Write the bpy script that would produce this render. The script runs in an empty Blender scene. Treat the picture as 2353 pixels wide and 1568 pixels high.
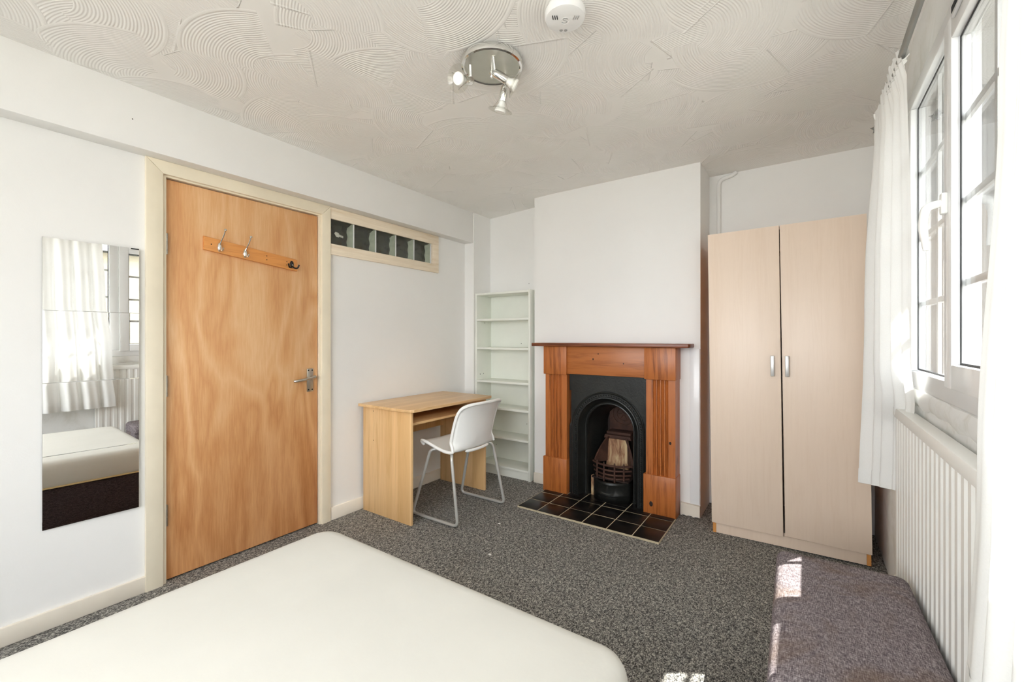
import bpy, bmesh, math, random
from mathutils import Vector, Matrix
random.seed(7)
scene = bpy.context.scene
COL = scene.collection
PI = math.pi

# ------------------------------------------------------------------ camera
H = 1.205
YAW = math.atan(673.5 / 990.0)
cam_d = bpy.data.cameras.new('camera')
cam = bpy.data.objects.new('camera', cam_d); COL.objects.link(cam)
cam.location = (0, 0, H)
cam.rotation_euler = (PI / 2, 0, YAW)
cam_d.sensor_width = 36.0
cam_d.lens = 990.0 / 2353.0 * 36.0
cam_d.shift_y = -8.0 / 2353.0
cam_d.clip_start = 0.01
scene.camera = cam

# ------------------------------------------------------------------ light
EXPOSURE = 1.72
SKY = 4.0
SUN = 10.0
scene.view_settings.view_transform = 'Standard'
scene.view_settings.look = 'None'
scene.view_settings.gamma = 1.0
scene.view_settings.use_curve_mapping = False
scene.view_settings.exposure = EXPOSURE
world = bpy.data.worlds.new('world'); scene.world = world
world.use_nodes = True
bg = world.node_tree.nodes['Background']
bg.inputs[0].default_value = (0.94, 0.965, 1.0, 1); bg.inputs[1].default_value = SKY
sun_d = bpy.data.lights.new('sun', 'SUN'); sun_d.energy = SUN; sun_d.angle = math.radians(0.53)
sun_d.color = (1.0, 0.97, 0.91)
sun = bpy.data.objects.new('sun', sun_d); COL.objects.link(sun)
sun.location = (3, 3, 6)
sun.rotation_euler = Vector((-1.0, -0.55, -1.85)).to_track_quat('-Z', 'Y').to_euler()
# sampling portals over the two window openings (they let the sky light be found; they emit nothing themselves)
def portal(loc, direction, sx, sy):
    d = bpy.data.lights.new('window_portal', 'AREA'); d.shape = 'RECTANGLE'; d.size = sx; d.size_y = sy; d.cycles.is_portal = True
    o = bpy.data.objects.new('window_portal', d); COL.objects.link(o); o.location = loc
    o.rotation_euler = Vector(direction).to_track_quat('-Z', 'Z').to_euler()
portal((0.66, 0.73, 1.59), (-1, 0, 0), 3.2, 1.2)
portal((-0.82, -1.30, 1.48), (0, 1, 0), 2.2, 1.45)
try:
    scene.cycles.max_bounces = 14; scene.cycles.diffuse_bounces = 8
    scene.cycles.glossy_bounces = 6; scene.cycles.transmission_bounces = 10; scene.cycles.transparent_max_bounces = 16
    scene.cycles.sample_clamp_indirect = 8.0
    scene.cycles.caustics_reflective = False; scene.cycles.caustics_refractive = False
except Exception:
    pass

# ------------------------------------------------------------------ material helpers
def srgb(r, g, b):
    f = lambda v: (v / 255.0) / 12.92 if v / 255.0 <= 0.04045 else (((v / 255.0) + 0.055) / 1.055) ** 2.4
    return (f(r), f(g), f(b), 1.0)

class NT:
    def __init__(self, name):
        self.m = bpy.data.materials.new(name); self.m.use_nodes = True
        self.t = self.m.node_tree; self.n = self.t.nodes
        self.p = self.n['Principled BSDF']; self.out = self.n['Material Output']
        self._c = None
    def link(self, a, b): self.t.links.new(a, b)
    def obj(self):
        if self._c is None: self._c = self.n.new('ShaderNodeTexCoord')
        return self._c.outputs['Object']
    def mapping(self, scale=(1, 1, 1), rot=(0, 0, 0), loc=(0, 0, 0), src=None):
        k = self.n.new('ShaderNodeMapping')
        k.inputs['Scale'].default_value = scale; k.inputs['Rotation'].default_value = rot; k.inputs['Location'].default_value = loc
        self.link(src or self.obj(), k.inputs[0]); return k.outputs[0]
    def noise(self, scale=5, detail=3, rough=0.55, dist=0.0, vec=None):
        k = self.n.new('ShaderNodeTexNoise')
        k.inputs['Scale'].default_value = scale; k.inputs['Detail'].default_value = detail
        k.inputs['Roughness'].default_value = rough; k.inputs['Distortion'].default_value = dist
        self.link(vec or self.obj(), k.inputs['Vector']); return k.outputs[0]
    def ramp(self, fac, stops, interp='LINEAR'):
        k = self.n.new('ShaderNodeValToRGB'); k.color_ramp.interpolation = interp
        e = k.color_ramp.elements
        while len(e) < len(stops): e.new(0.5)
        for i, (p, c) in enumerate(stops):
            e[i].position = p; e[i].color = c if len(c) == 4 else (*c, 1)
        self.link(fac, k.inputs[0]); return k.outputs[0]
    def mix(self, fac, a, b, mode='MIX'):
        k = self.n.new('ShaderNodeMix'); k.data_type = 'RGBA'; k.blend_type = mode
        for s, v in ((k.inputs[0], fac), (k.inputs[6], a), (k.inputs[7], b)):
            if hasattr(v, 'is_output'): self.link(v, s)
            else: s.default_value = v
        return k.outputs[2]
    def math(self, op, a, b=0.0, c=0.0, clamp=False):
        k = self.n.new('ShaderNodeMath'); k.operation = op; k.use_clamp = clamp
        for s, v in zip(k.inputs, (a, b, c)):
            if hasattr(v, 'is_output'): self.link(v, s)
            else: s.default_value = v
        return k.outputs[0]
    def vmath(self, op, a, b=(0, 0, 0), scale=None):
        k = self.n.new('ShaderNodeVectorMath'); k.operation = op
        for s, v in zip(k.inputs, (a, b)):
            if hasattr(v, 'is_output'): self.link(v, s)
            else: s.default_value = v
        if scale is not None:
            if hasattr(scale, 'is_output'): self.link(scale, k.inputs['Scale'])
            else: k.inputs['Scale'].default_value = scale
        return k
    def bump(self, height, strength=0.3, dist=0.01):
        k = self.n.new('ShaderNodeBump'); k.inputs['Strength'].default_value = strength; k.inputs['Distance'].default_value = dist
        self.link(height, k.inputs['Height']); self.link(k.outputs[0], self.p.inputs['Normal']); return k
    def base(self, v):
        if hasattr(v, 'is_output'): self.link(v, self.p.inputs['Base Color'])
        else: self.p.inputs['Base Color'].default_value = v
    def set(self, rough=None, metal=None, spec=None):
        if rough is not None: self.p.inputs['Roughness'].default_value = rough
        if metal is not None: self.p.inputs['Metallic'].default_value = metal
        if spec is not None: self.p.inputs['Specular IOR Level'].default_value = spec

def plain(name, col, rough=0.5, metal=0.0, var=0.06, vscale=6.0, bump=0.0, bscale=80.0, spec=0.5):
    t = NT(name)
    n = t.noise(vscale, 4)
    lo = tuple(c * (1 - var) for c in col[:3]) + (1,); hi = tuple(min(1, c * (1 + var)) for c in col[:3]) + (1,)
    t.base(t.ramp(n, [(0.3, lo), (0.7, hi)]))
    t.set(rough, metal, spec)
    if bump: t.bump(t.noise(bscale, 3), bump, 0.004)
    return t.m

def wood(name, c1, c2, axis='z', rough=0.45, scale=1.0, knots=False, dark=None, plank=None, hi=1.08):
    """grain runs along the given axis"""
    t = NT(name)
    s = {'x': (0.9, 14, 14), 'y': (14, 0.9, 14), 'z': (14, 14, 0.9)}[axis]
    v = t.mapping(tuple(k * scale for k in s))
    n1 = t.noise(1.6, 5, 0.6, 1.2, v)
    n2 = t.noise(9.0, 3, 0.6, 0.3, v)
    f = t.math('ADD', t.math('MULTIPLY', n1, 0.75), t.math('MULTIPLY', n2, 0.25))
    col = t.ramp(f, [(0.36, c2), (0.5, c1), (0.62, tuple(min(1, k * hi) for k in c1[:3]) + (1,))])
    if plank:                                     # strips of laminate, each its own tone
        ax, w = plank
        sep = t.n.new('ShaderNodeSeparateXYZ'); t.link(t.obj(), sep.inputs[0])
        q = t.math('FLOOR', t.math('DIVIDE', sep.outputs['XYZ'.index(ax)], w))
        wn = t.n.new('ShaderNodeTexWhiteNoise'); wn.noise_dimensions = '1D'; t.link(q, wn.inputs['W'])
        col = t.mix(t.math('MULTIPLY', wn.outputs[0], 0.6), col, c2)
    if knots:
        vo = t.n.new('ShaderNodeTexVoronoi'); vo.inputs['Scale'].default_value = 5.5
        ks = {'x': (0.45, 1.0, 1.0), 'y': (1, 0.45, 1), 'z': (1, 1, 0.45)}[axis]
        t.link(t.mapping(ks), vo.inputs['Vector'])
        k = t.ramp(vo.outputs['Distance'], [(0.05, (1, 1, 1)), (0.11, (0, 0, 0))])
        col = t.mix(t.math('MULTIPLY', k, 0.75), col, dark)
    t.base(col); t.set(rough)
    t.bump(f, 0.12, 0.003)
    return t.m

M = {}
# walls: matt emulsion with faint roller texture and faint grubbiness
def wallmat(name, col, stain=0.0, stcol=None):
    t = NT(name)
    n = t.noise(1.7, 5, 0.6)
    c = t.ramp(n, [(0.3, tuple(k * 0.965 for k in col[:3]) + (1,)), (0.7, col)])
    if stain:
        k = t.ramp(t.noise(3.2, 6, 0.7, 0.6), [(0.5, (0, 0, 0)), (0.72, (1, 1, 1))])
        c = t.mix(t.math('MULTIPLY', k, stain), c, stcol)
    t.base(c); t.set(0.75, 0, 0.25)
    t.bump(t.noise(140, 3), 0.08, 0.003)
    return t.m
M['wall'] = wallmat('wall_emulsion', (0.86, 0.855, 0.84, 1))
M['wall_old'] = wallmat('wall_old_paint', (0.80, 0.80, 0.785, 1), 0.45, srgb(176, 170, 150))
M['wall_ext'] = wallmat('render_exterior', (0.30, 0.27, 0.20, 1))
M['ext_dark'] = wallmat('darkened_masonry', (0.13, 0.13, 0.125, 1))  # kept darker than real masonry to dim the view through the panes
M['cream'] = plain('cream_gloss', srgb(236, 226, 204), 0.35, 0, 0.05, 4, 0.05, 60)
M['cream_pine'] = wood('limed_pine', srgb(236, 222, 200), srgb(226, 206, 176), 'y', 0.45, 1.0, True, srgb(200, 165, 115))
M['skirt'] = plain('skirting_paint', srgb(234, 226, 212), 0.45, 0, 0.05, 5, 0.05, 60)

# ceiling: combed fan plaster, several overlapping layers of swept fans
def ceiling_mat():
    t = NT('fan_combed_plaster')
    pos = t.obj()
    height = None
    lay = [(1.9, (0.0, 0.0, 0), 0.0), (2.1, (3.7, 1.3, 0), 1.0), (2.3, (7.1, 5.9, 0), 2.0), (2.2, (11.3, 2.1, 0), 0.6), (2.6, (5.5, 9.4, 0), 2.6)]
    for sc, off, ph in lay:
        p = t.vmath('ADD', pos, off).outputs[0]
        flat = t.vmath('MULTIPLY', p, (1, 1, 0)).outputs[0]
        vo = t.n.new('ShaderNodeTexVoronoi'); vo.voronoi_dimensions = '2D'
        vo.inputs['Scale'].default_value = sc; vo.inputs['Randomness'].default_value = 0.75
        t.link(flat, vo.inputs['Vector'])
        d = t.vmath('SUBTRACT', flat, vo.outputs['Position']).outputs[0]
        sepc = t.n.new('ShaderNodeSeparateColor'); t.link(vo.outputs['Color'], sepc.inputs[0])
        ang = t.math('MULTIPLY_ADD', sepc.outputs[0], 6.283, ph)
        rot = t.n.new('ShaderNodeVectorRotate'); rot.rotation_type = 'Z_AXIS'
        t.link(d, rot.inputs['Vector']); t.link(ang, rot.inputs['Angle'])
        c = t.vmath('ADD', rot.outputs[0], (0.0, 0.24, 0)).outputs[0]
        sp = t.n.new('ShaderNodeSeparateXYZ'); t.link(c, sp.inputs[0])
        rho = t.vmath('LENGTH', c).outputs['Value']
        a = t.math('ARCTAN2', sp.outputs[0], sp.outputs[1])
        ridge = t.math('SINE', t.math('MULTIPLY', rho, 620.0))
        ridge = t.math('MULTIPLY', ridge, 0.16)
        in_r = t.math('MULTIPLY', t.math('GREATER_THAN', rho, 0.10), t.math('LESS_THAN', rho, 0.36))
        in_a = t.math('MULTIPLY', t.math('GREATER_THAN', a, -0.95), t.math('LESS_THAN', a, 0.75))
        ve = t.n.new('ShaderNodeTexVoronoi'); ve.voronoi_dimensions = '2D'; ve.feature = 'DISTANCE_TO_EDGE'
        ve.inputs['Scale'].default_value = sc; ve.inputs['Randomness'].default_value = 0.75
        t.link(flat, ve.inputs['Vector'])
        mask = t.math('MULTIPLY', t.math('MULTIPLY', in_r, in_a), t.math('MULTIPLY', ve.outputs['Distance'], 22.0, 0, True))
        # bead of plaster left where the comb stopped
        lip = t.math('SUBTRACT', 1.0, t.math('MULTIPLY', t.math('ABSOLUTE', t.math('SUBTRACT', a, 0.725)), 42.0), 0, True)
        lip2 = t.math('SUBTRACT', 1.0, t.math('MULTIPLY', t.math('ABSOLUTE', t.math('SUBTRACT', rho, 0.352)), 190.0), 0, True)
        h = t.math('ADD', t.math('ADD', ridge, t.math('MULTIPLY', lip, 0.7)), t.math('MULTIPLY', lip2, 0.5))
        if height is None: height = t.math('MULTIPLY', h, mask)
        else:
            inv = t.math('SUBTRACT', 1.0, mask)
            height = t.math('ADD', t.math('MULTIPLY', height, inv), t.math('MULTIPLY', h, mask))
    t.base(t.ramp(t.noise(1.2, 4), [(0.3, (0.865, 0.85, 0.825, 1)), (0.7, (0.89, 0.88, 0.86, 1))]))
    t.set(0.7, 0, 0.25)
    t.bump(height, 1.0, 0.0034)
    return t.m
M['ceiling'] = ceiling_mat()

def carpet_mat():
    t = NT('grey_loop_carpet')
    v = t.mapping((1, 0.62, 1), (0, 0, 0.35))
    n1 = t.noise(230, 2, 0.6, 0.4, v)
    n2 = t.noise(95, 3, 0.65, 0.6, v)
    f = t.math('ADD', t.math('MULTIPLY', n1, 0.55), t.math('MULTIPLY', n2, 0.45))
    c = t.ramp(f, [(0.36, srgb(46, 46, 46)), (0.46, srgb(96, 95, 93)), (0.53, srgb(144, 142, 137)), (0.63, srgb(204, 200, 190))])
    big = t.ramp(t.noise(2.2, 3), [(0.35, (0.9, 0.9, 0.9)), (0.7, (1, 1, 1))])
    t.base(t.mix(1.0, c, big, 'MULTIPLY')); t.set(0.95, 0, 0.1)
    t.bump(f, 0.6, 0.006)
    return t.m
M['carpet'] = carpet_mat()

def ply_mat():
    t = NT('varnished_plywood')
    v = t.mapping((2.3, 2.3, 0.62))
    n = t.noise(1.5, 2, 0.4, 1.2, v)
    bands = t.math('FRACT', t.math('MULTIPLY', n, 4.0))
    bands = t.math('ABSOLUTE', t.math('SUBTRACT', bands, 0.5))
    fine = t.noise(10, 4, 0.6, 0.2, t.mapping((16, 16, 1.0)))
    f = t.math('ADD', t.math('MULTIPLY', bands, 0.75), t.math('MULTIPLY', fine, 0.62))
    c = t.ramp(f, [(0.25, srgb(209, 152, 100)), (0.45, srgb(219, 167, 115)), (0.75, srgb(230, 187, 140))])
    sep = t.n.new('ShaderNodeSeparateXYZ'); t.link(t.obj(), sep.inputs[0])
    # varnish is more orange towards the foot and along the latch stile
    low = t.math('ADD', t.math('MULTIPLY', sep.outputs[2], -0.62), t.math('MULTIPLY', t.noise(2.5, 4), 0.55))
    edge = t.math('MULTIPLY', t.math('SUBTRACT', sep.outputs[1], 0.28), 5.0, 0, True)
    k = t.ramp(t.math('ADD', low, t.math('MULTIPLY', edge, 0.28)), [(0.25, (0, 0, 0)), (0.95, (1, 1, 1))])
    c = t.mix(t.math('MULTIPLY', k, 0.7), c, t.ramp(f, [(0.25, srgb(158, 88, 36)), (0.7, srgb(205, 138, 78))]))
    t.base(c); t.set(0.32); t.bump(fine, 0.05, 0.002)
    return t.m
M['ply'] = ply_mat()
M['rail_pine'] = wood('orange_pine', srgb(222, 152, 84), srgb(200, 122, 58), 'y', 0.35)
M['pine_v'] = wood('antique_pine_upright', srgb(178, 104, 50), srgb(130, 68, 28), 'z', 0.38, 1.1, True, srgb(66, 26, 8))
M['pine_h'] = wood('antique_pine_cross', srgb(174, 104, 52), srgb(146, 82, 38), 'x', 0.38, 0.9, True, srgb(66, 26, 8))
M['pine_shelf'] = wood('antique_pine_shelf', srgb(128, 68, 36), srgb(88, 42, 20), 'x', 0.35)
M['beech_v'] = wood('beech_laminate_upright', srgb(228, 190, 138), srgb(208, 164, 108), 'z', 0.4, 0.8, plank=('X', 0.057))
M['beech_h'] = wood('beech_laminate_top', srgb(226, 188, 138), srgb(206, 164, 112), 'y', 0.32, 0.8, plank=('X', 0.06))
M['ward'] = wood('pale_maple_foil', srgb(230, 210, 191), srgb(227, 206, 186), 'z', 0.38, 1.2, hi=1.015)
M['ward_edge'] = wood('orange_edging', srgb(214, 150, 84), srgb(196, 128, 64), 'z', 0.4, 0.8)
M['shelfwhite'] = plain('white_melamine', srgb(232, 234, 226), 0.4, 0, 0.02)
M['mattress'] = plain('cream_mattress', srgb(205, 203, 195), 0.85, 0, 0.03, 3, 0.12, 40)

def fabric(name, c1, c2, c3, stain=None):
    t = NT(name)
    a = t.noise(1.0, 2, 0.6, 0.3, t.mapping((420, 60, 200)))
    b = t.noise(1.0, 2, 0.6, 0.3, t.mapping((60, 420, 200)))
    f = t.math('MULTIPLY', t.math('ADD', a, b), 0.5)
    c = t.ramp(f, [(0.38, c1), (0.5, c2), (0.62, c3)])
    if stain:
        k = t.ramp(t.noise(3.6, 4, 0.6, 0.8), [(0.50, (0, 0, 0)), (0.68, (1, 1, 1))])
        c = t.mix(t.math('MULTIPLY', k, 0.6), c, stain)
    t.base(c); t.set(0.95, 0, 0.1); t.bump(f, 0.5, 0.003)
    return t.m
M['otto'] = fabric('heather_grey_linen', srgb(84, 76, 80), srgb(122, 113, 116), srgb(168, 160, 160), srgb(112, 90, 70))
M['divan'] = fabric('aubergine_grey_weave', srgb(44, 37, 39), srgb(60, 51, 53), srgb(80, 70, 70))
M['piping'] = plain('cream_piping', srgb(214, 190, 140), 0.8)
M['upvc'] = plain('white_upvc', srgb(238, 239, 240), 0.22, 0, 0.015)
M['gasket'] = plain('black_rubber', srgb(24, 24, 26), 0.6)
M['black'] = plain('black_void', srgb(14, 14, 13), 0.8)
M['radiator'] = plain('white_radiator_enamel', srgb(238, 238, 234), 0.3, 0, 0.02)
M['chrome'] = plain('polished_chrome', (0.82, 0.82, 0.80, 1), 0.08, 1.0, 0.01)
M['nickel'] = plain('worn_satin_chrome', (0.55, 0.52, 0.47, 1), 0.32, 1.0, 0.12, 30)
M['steel'] = plain('brushed_steel_plate', (0.66, 0.65, 0.61, 1), 0.32, 1.0, 0.05, 10)
M['silver'] = plain('silver_lacquer', srgb(196, 195, 190), 0.35, 0.35, 0.04, 20)
M['alu'] = plain('satin_aluminium', srgb(200, 200, 198), 0.35, 0.5, 0.02)
M['pole'] = plain('pewter_pole', srgb(150, 150, 146), 0.4, 0.6, 0.04, 20)
M['plastic'] = plain('white_plastic', srgb(243, 243, 240), 0.35, 0, 0.01)
M['alarm'] = plain('white_alarm_plastic', srgb(240, 240, 240), 0.4, 0, 0.01)
M['grey_plastic'] = plain('grey_plastic', srgb(168, 168, 168), 0.4)
M['iron'] = plain('blackleaded_iron', srgb(38, 39, 37), 0.36, 0.3, 0.25, 9, 0.25, 60)
M['rust'] = plain('rusty_iron', srgb(72, 45, 34), 0.7, 0.15, 0.35, 12, 0.4, 40)
M['rust_dark'] = plain('dark_rusty_iron', srgb(46, 31, 25), 0.75, 0.15, 0.35, 12, 0.4, 40)
M['grout'] = plain('pale_grout', srgb(196, 184, 156), 0.9, 0, 0.15, 20)
M['tile'] = plain('black_quarry_tile', srgb(24, 22, 21), 0.34, 0, 0.25, 7, 0.05, 30, 0.3)
M['bulb'] = plain('frosted_bulb', srgb(250, 250, 246), 0.3, 0, 0.0)
M['ceramic'] = plain('white_ceramic', srgb(240, 238, 230), 0.3)
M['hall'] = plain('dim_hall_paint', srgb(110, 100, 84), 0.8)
M['black_metal'] = plain('black_enamel', srgb(22, 16, 16), 0.3, 0.3)
M['paper'] = plain('white_paper', srgb(240, 240, 236), 0.8)
M['roof'] = plain('grey_slate', srgb(58, 62, 64), 0.7, 0, 0.2, 3)
M['ground'] = plain('concrete_yard', srgb(156, 153, 146), 0.9, 0, 0.15, 3)

def firebrick_mat():
    t = NT('scorched_firebrick')
    n = t.noise(7, 5, 0.65, 0.6, t.mapping((3, 1, 0.8)))
    t.base(t.ramp(n, [(0.32, srgb(92, 62, 46)), (0.48, srgb(158, 118, 88)), (0.64, srgb(206, 182, 142))])); t.set(0.9)
    t.bump(n, 0.5, 0.006); return t.m
M['firebrick'] = firebrick_mat()

def glass_thin(name, tint=(1, 1, 1, 1), rough=0.0, ior=1.45):
    m = bpy.data.materials.new(name); m.use_nodes = True
    nt = m.node_tree; nt.nodes.clear()
    o = nt.nodes.new('ShaderNodeOutputMaterial'); mx = nt.nodes.new('ShaderNodeMixShader')
    tr = nt.nodes.new('ShaderNodeBsdfTransparent'); tr.inputs[0].default_value = tint
    gl = nt.nodes.new('ShaderNodeBsdfGlossy'); gl.inputs['Roughness'].default_value = rough
    fr = nt.nodes.new('ShaderNodeFresnel'); fr.inputs[0].default_value = ior
    ge = nt.nodes.new('ShaderNodeNewGeometry'); mm = nt.nodes.new('ShaderNodeMath'); mm.operation = 'MULTIPLY_ADD'
    nt.links.new(ge.outputs['Backfacing'], mm.inputs[0]); mm.inputs[1].default_value = 1.0 / ior - ior; mm.inputs[2].default_value = ior
    nt.links.new(mm.outputs[0], fr.inputs[0])
    nt.links.new(fr.outputs[0], mx.inputs[0]); nt.links.new(tr.outputs[0], mx.inputs[1]); nt.links.new(gl.outputs[0], mx.inputs[2])
    nt.links.new(mx.outputs[0], o.inputs[0]); return m
M['glass'] = glass_thin('window_glass', (0.94, 0.945, 0.943, 1))
M['blockglass'] = glass_thin('block_face_glass', (0.93, 0.95, 0.92, 1), 0.08)
M['lampglass'] = glass_thin('lamp_glass', (0.96, 0.96, 0.94, 1), 0.05)

def block_glass():
    t = NT('wavy_block_glass')
    t.base((0.86, 0.9, 0.87, 1)); t.set(0.12)
    t.p.inputs['Transmission Weight'].default_value = 1.0; t.p.inputs['IOR'].default_value = 1.3
    t.bump(t.noise(22, 2, 0.5, 0.6), 0.5, 0.01); return t.m
M['block'] = block_glass()
def block_core():
    t = NT('block_hollow')
    n = t.noise(9, 3, 0.6, 1.0)
    t.base(t.ramp(n, [(0.4, srgb(30, 31, 24)), (0.7, srgb(62, 62, 50))])); t.set(0.25); t.bump(n, 0.4, 0.01); return t.m
M['block_core'] = block_core()
M['block_web'] = plain('block_rib_glass', srgb(196, 198, 186), 0.2, 0, 0.15, 30, 0.3, 40)

def mirror_mat():
    t = NT('silvered_mirror'); t.base((0.93, 0.935, 0.93, 1)); t.set(0.0, 1.0); return t.m
M['mirror'] = mirror_mat()

def cloth_mat():
    m = bpy.data.materials.new('white_cotton_curtain'); m.use_nodes = True
    nt = m.node_tree; nt.nodes.clear()
    o = nt.nodes.new('ShaderNodeOutputMaterial'); mx = nt.nodes.new('ShaderNodeMixShader'); mx.inputs[0].default_value = 0.19
    d = nt.nodes.new('ShaderNodeBsdfDiffuse'); tl = nt.nodes.new('ShaderNodeBsdfTranslucent')
    tc = nt.nodes.new('ShaderNodeTexCoord'); n = nt.nodes.new('ShaderNodeTexNoise'); n.inputs['Scale'].default_value = 300
    r = nt.nodes.new('ShaderNodeValToRGB'); r.color_ramp.elements[0].color = (0.86, 0.86, 0.84, 1); r.color_ramp.elements[1].color = (0.92, 0.92, 0.91, 1)
    nt.links.new(tc.outputs['Object'], n.inputs[0]); nt.links.new(n.outputs[0], r.inputs[0])
    nt.links.new(r.outputs[0], d.inputs[0]); nt.links.new(r.outputs[0], tl.inputs[0])
    nt.links.new(d.outputs[0], mx.inputs[1]); nt.links.new(tl.outputs[0], mx.inputs[2]); nt.links.new(mx.outputs[0], o.inputs[0])
    return m
M['cloth'] = cloth_mat()

# ------------------------------------------------------------------ geometry helpers
def nb(): return bmesh.new()

def add_box(bm, x0, x1, y0, y1, z0, z1, bev=0.0, seg=2):
    vs = [bm.verts.new((x, y, z)) for x in (x0, x1) for y in (y0, y1) for z in (z0, z1)]
    f = [(0, 1, 3, 2), (4, 6, 7, 5), (0, 4, 5, 1), (2, 3, 7, 6), (0, 2, 6, 4), (1, 5, 7, 3)]
    fs = [bm.faces.new([vs[i] for i in q]) for q in f]
    if bev > 0:
        es = list({e for fc in fs for e in fc.edges})
        bmesh.ops.bevel(bm, geom=es, offset=bev, segments=seg, affect='EDGES', profile=0.5)

def add_prism(bm, poly, z0, z1, axis='z', bev=0.0, seg=2):
    """extrude a 2-D polygon; axis z: (x,y)->z, y: (x,z)->y, x: (y,z)->x"""
    def mk(p, h):
        if axis == 'z': return (p[0], p[1], h)
        if axis == 'y': return (p[0], h, p[1])
        return (h, p[0], p[1])
    a = [bm.verts.new(mk(p, z0)) for p in poly]; b = [bm.verts.new(mk(p, z1)) for p in poly]
    n = len(poly); fs = [bm.faces.new(a), bm.faces.new(list(reversed(b)))]
    for i in range(n): fs.append(bm.faces.new((a[i], b[i], b[(i + 1) % n], a[(i + 1) % n])))
    if bev > 0:
        es = list({e for fc in fs[:2] for e in fc.edges})
        bmesh.ops.bevel(bm, geom=es, offset=bev, segments=seg, affect='EDGES', profile=0.5)

def add_tube(bm, pts, r, seg=10, closed=False, caps=True):
    pts = [Vector(p) for p in pts]; n = len(pts)
    if isinstance(r, (list, tuple)):                 # radii given at any number of stations
        m_ = len(r) - 1
        rs = [r[min(int(i / max(n - 1, 1) * m_), m_ - 1)] * (1 - (i / max(n - 1, 1) * m_ - min(int(i / max(n - 1, 1) * m_), m_ - 1))) + r[min(int(i / max(n - 1, 1) * m_), m_ - 1) + 1] * (i / max(n - 1, 1) * m_ - min(int(i / max(n - 1, 1) * m_), m_ - 1)) for i in range(n)]
    else: rs = [r] * n
    tang = []
    for i in range(n):
        if closed: d = pts[(i + 1) % n] - pts[(i - 1) % n]
        else: d = pts[min(i + 1, n - 1)] - pts[max(i - 1, 0)]
        tang.append(d.normalized())
    up = Vector((0, 0, 1)) if abs(tang[0].z) < 0.9 else Vector((1, 0, 0))
    nrm = (up - tang[0] * up.dot(tang[0])).normalized()
    rings = []
    for i in range(n):
        nrm = (nrm - tang[i] * nrm.dot(tang[i])).normalized()
        bn = tang[i].cross(nrm)
        rings.append([bm.verts.new(pts[i] + (nrm * math.cos(2 * PI * k / seg) + bn * math.sin(2 * PI * k / seg)) * rs[i]) for k in range(seg)])
    m = n if closed else n - 1
    for i in range(m):
        a, b = rings[i], rings[(i + 1) % n]
        for k in range(seg): bm.faces.new((a[k], a[(k + 1) % seg], b[(k + 1) % seg], b[k]))
    if caps and not closed:
        bm.faces.new(list(reversed(rings[0]))); bm.faces.new(rings[-1])

def smooth_path(pts, rad=0.03, n=6):
    """round the corners of a polyline"""
    pts = [Vector(p) for p in pts]; out = [pts[0]]
    for i in range(1, len(pts) - 1):
        a, b, c = pts[i - 1], pts[i], pts[i + 1]
        d1 = (a - b); d2 = (c - b); r = min(rad, d1.length * 0.45, d2.length * 0.45)
        p, q = b + d1.normalized() * r, b + d2.normalized() * r
        for k in range(n + 1):
            t = k / n; out.append(p * (1 - t) ** 2 + b * 2 * t * (1 - t) + q * t * t)
    out.append(pts[-1]); return out

def add_lathe(bm, prof, origin=(0, 0, 0), direction=(0, 0, 1), seg=24, caps=True):
    """profile of (radius, height) spun about direction"""
    q = Vector(direction).normalized().to_track_quat('Z', 'Y'); o = Vector(origin)
    rings = []
    for r, h in prof:
        if r < 1e-6: rings.append([bm.verts.new(o + q @ Vector((0, 0, h)))])
        else: rings.append([bm.verts.new(o + q @ Vector((r * math.cos(2 * PI * k / seg), r * math.sin(2 * PI * k / seg), h))) for k in range(seg)])
    for a, b in zip(rings, rings[1:]):
        if len(a) == 1 and len(b) == 1: continue
        for k in range(seg):
            k2 = (k + 1) % seg
            if len(a) == 1: bm.faces.new((a[0], b[k2], b[k]))
            elif len(b) == 1: bm.faces.new((a[k], a[k2], b[0]))
            else: bm.faces.new((a[k], a[k2], b[k2], b[k]))
    if caps:
        if len(rings[0]) > 1: bm.faces.new(list(reversed(rings[0])))
        if len(rings[-1]) > 1: bm.faces.new(rings[-1])

def add_grid(bm, rows, close_u=False):
    """rows of points -> quads"""
    vs = [[bm.verts.new(p) for p in r] for r in rows]
    for a, b in zip(vs, vs[1:]):
        m = len(a) if close_u else len(a) - 1
        for k in range(m): bm.faces.new((a[k], a[(k + 1) % len(a)], b[(k + 1) % len(a)], b[k]))
    return vs

def obj(name, bm, mat, parent=None, smooth=False, label=None, recalc=True):
    if recalc: bmesh.ops.recalc_face_normals(bm, faces=bm.faces)
    me = bpy.data.meshes.new(name)
    lo = Vector((1e9,) * 3); hi = Vector((-1e9,) * 3)
    for v in bm.verts:
        for i in range(3): lo[i] = min(lo[i], v.co[i]); hi[i] = max(hi[i], v.co[i])
    c = (lo + hi) / 2
    bmesh.ops.translate(bm, verts=bm.verts, vec=-c)
    bm.to_mesh(me); bm.free()
    if smooth:
        try:
            me.polygons.foreach_set('use_smooth', [True] * len(me.polygons))
            me.set_sharp_from_angle(angle=math.radians(38))
        except Exception: pass
    me.materials.append(M[mat] if isinstance(mat, str) else mat)
    o = bpy.data.objects.new(name, me); COL.objects.link(o); o.location = c
    if parent is not None: attach(o, parent)
    if label: o['label'] = label
    return o

WORLD = {}
def attach(o, parent):
    o.parent = parent
    off = WORLD.get(parent.name)
    if off is None: off = parent.location.copy(); 
    # absolute position of the parent (no rotation at build time)
    p = parent; acc = Vector((0, 0, 0))
    while p is not None:
        acc += p.location; p = p.parent
    o.location = o.location - acc

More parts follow.
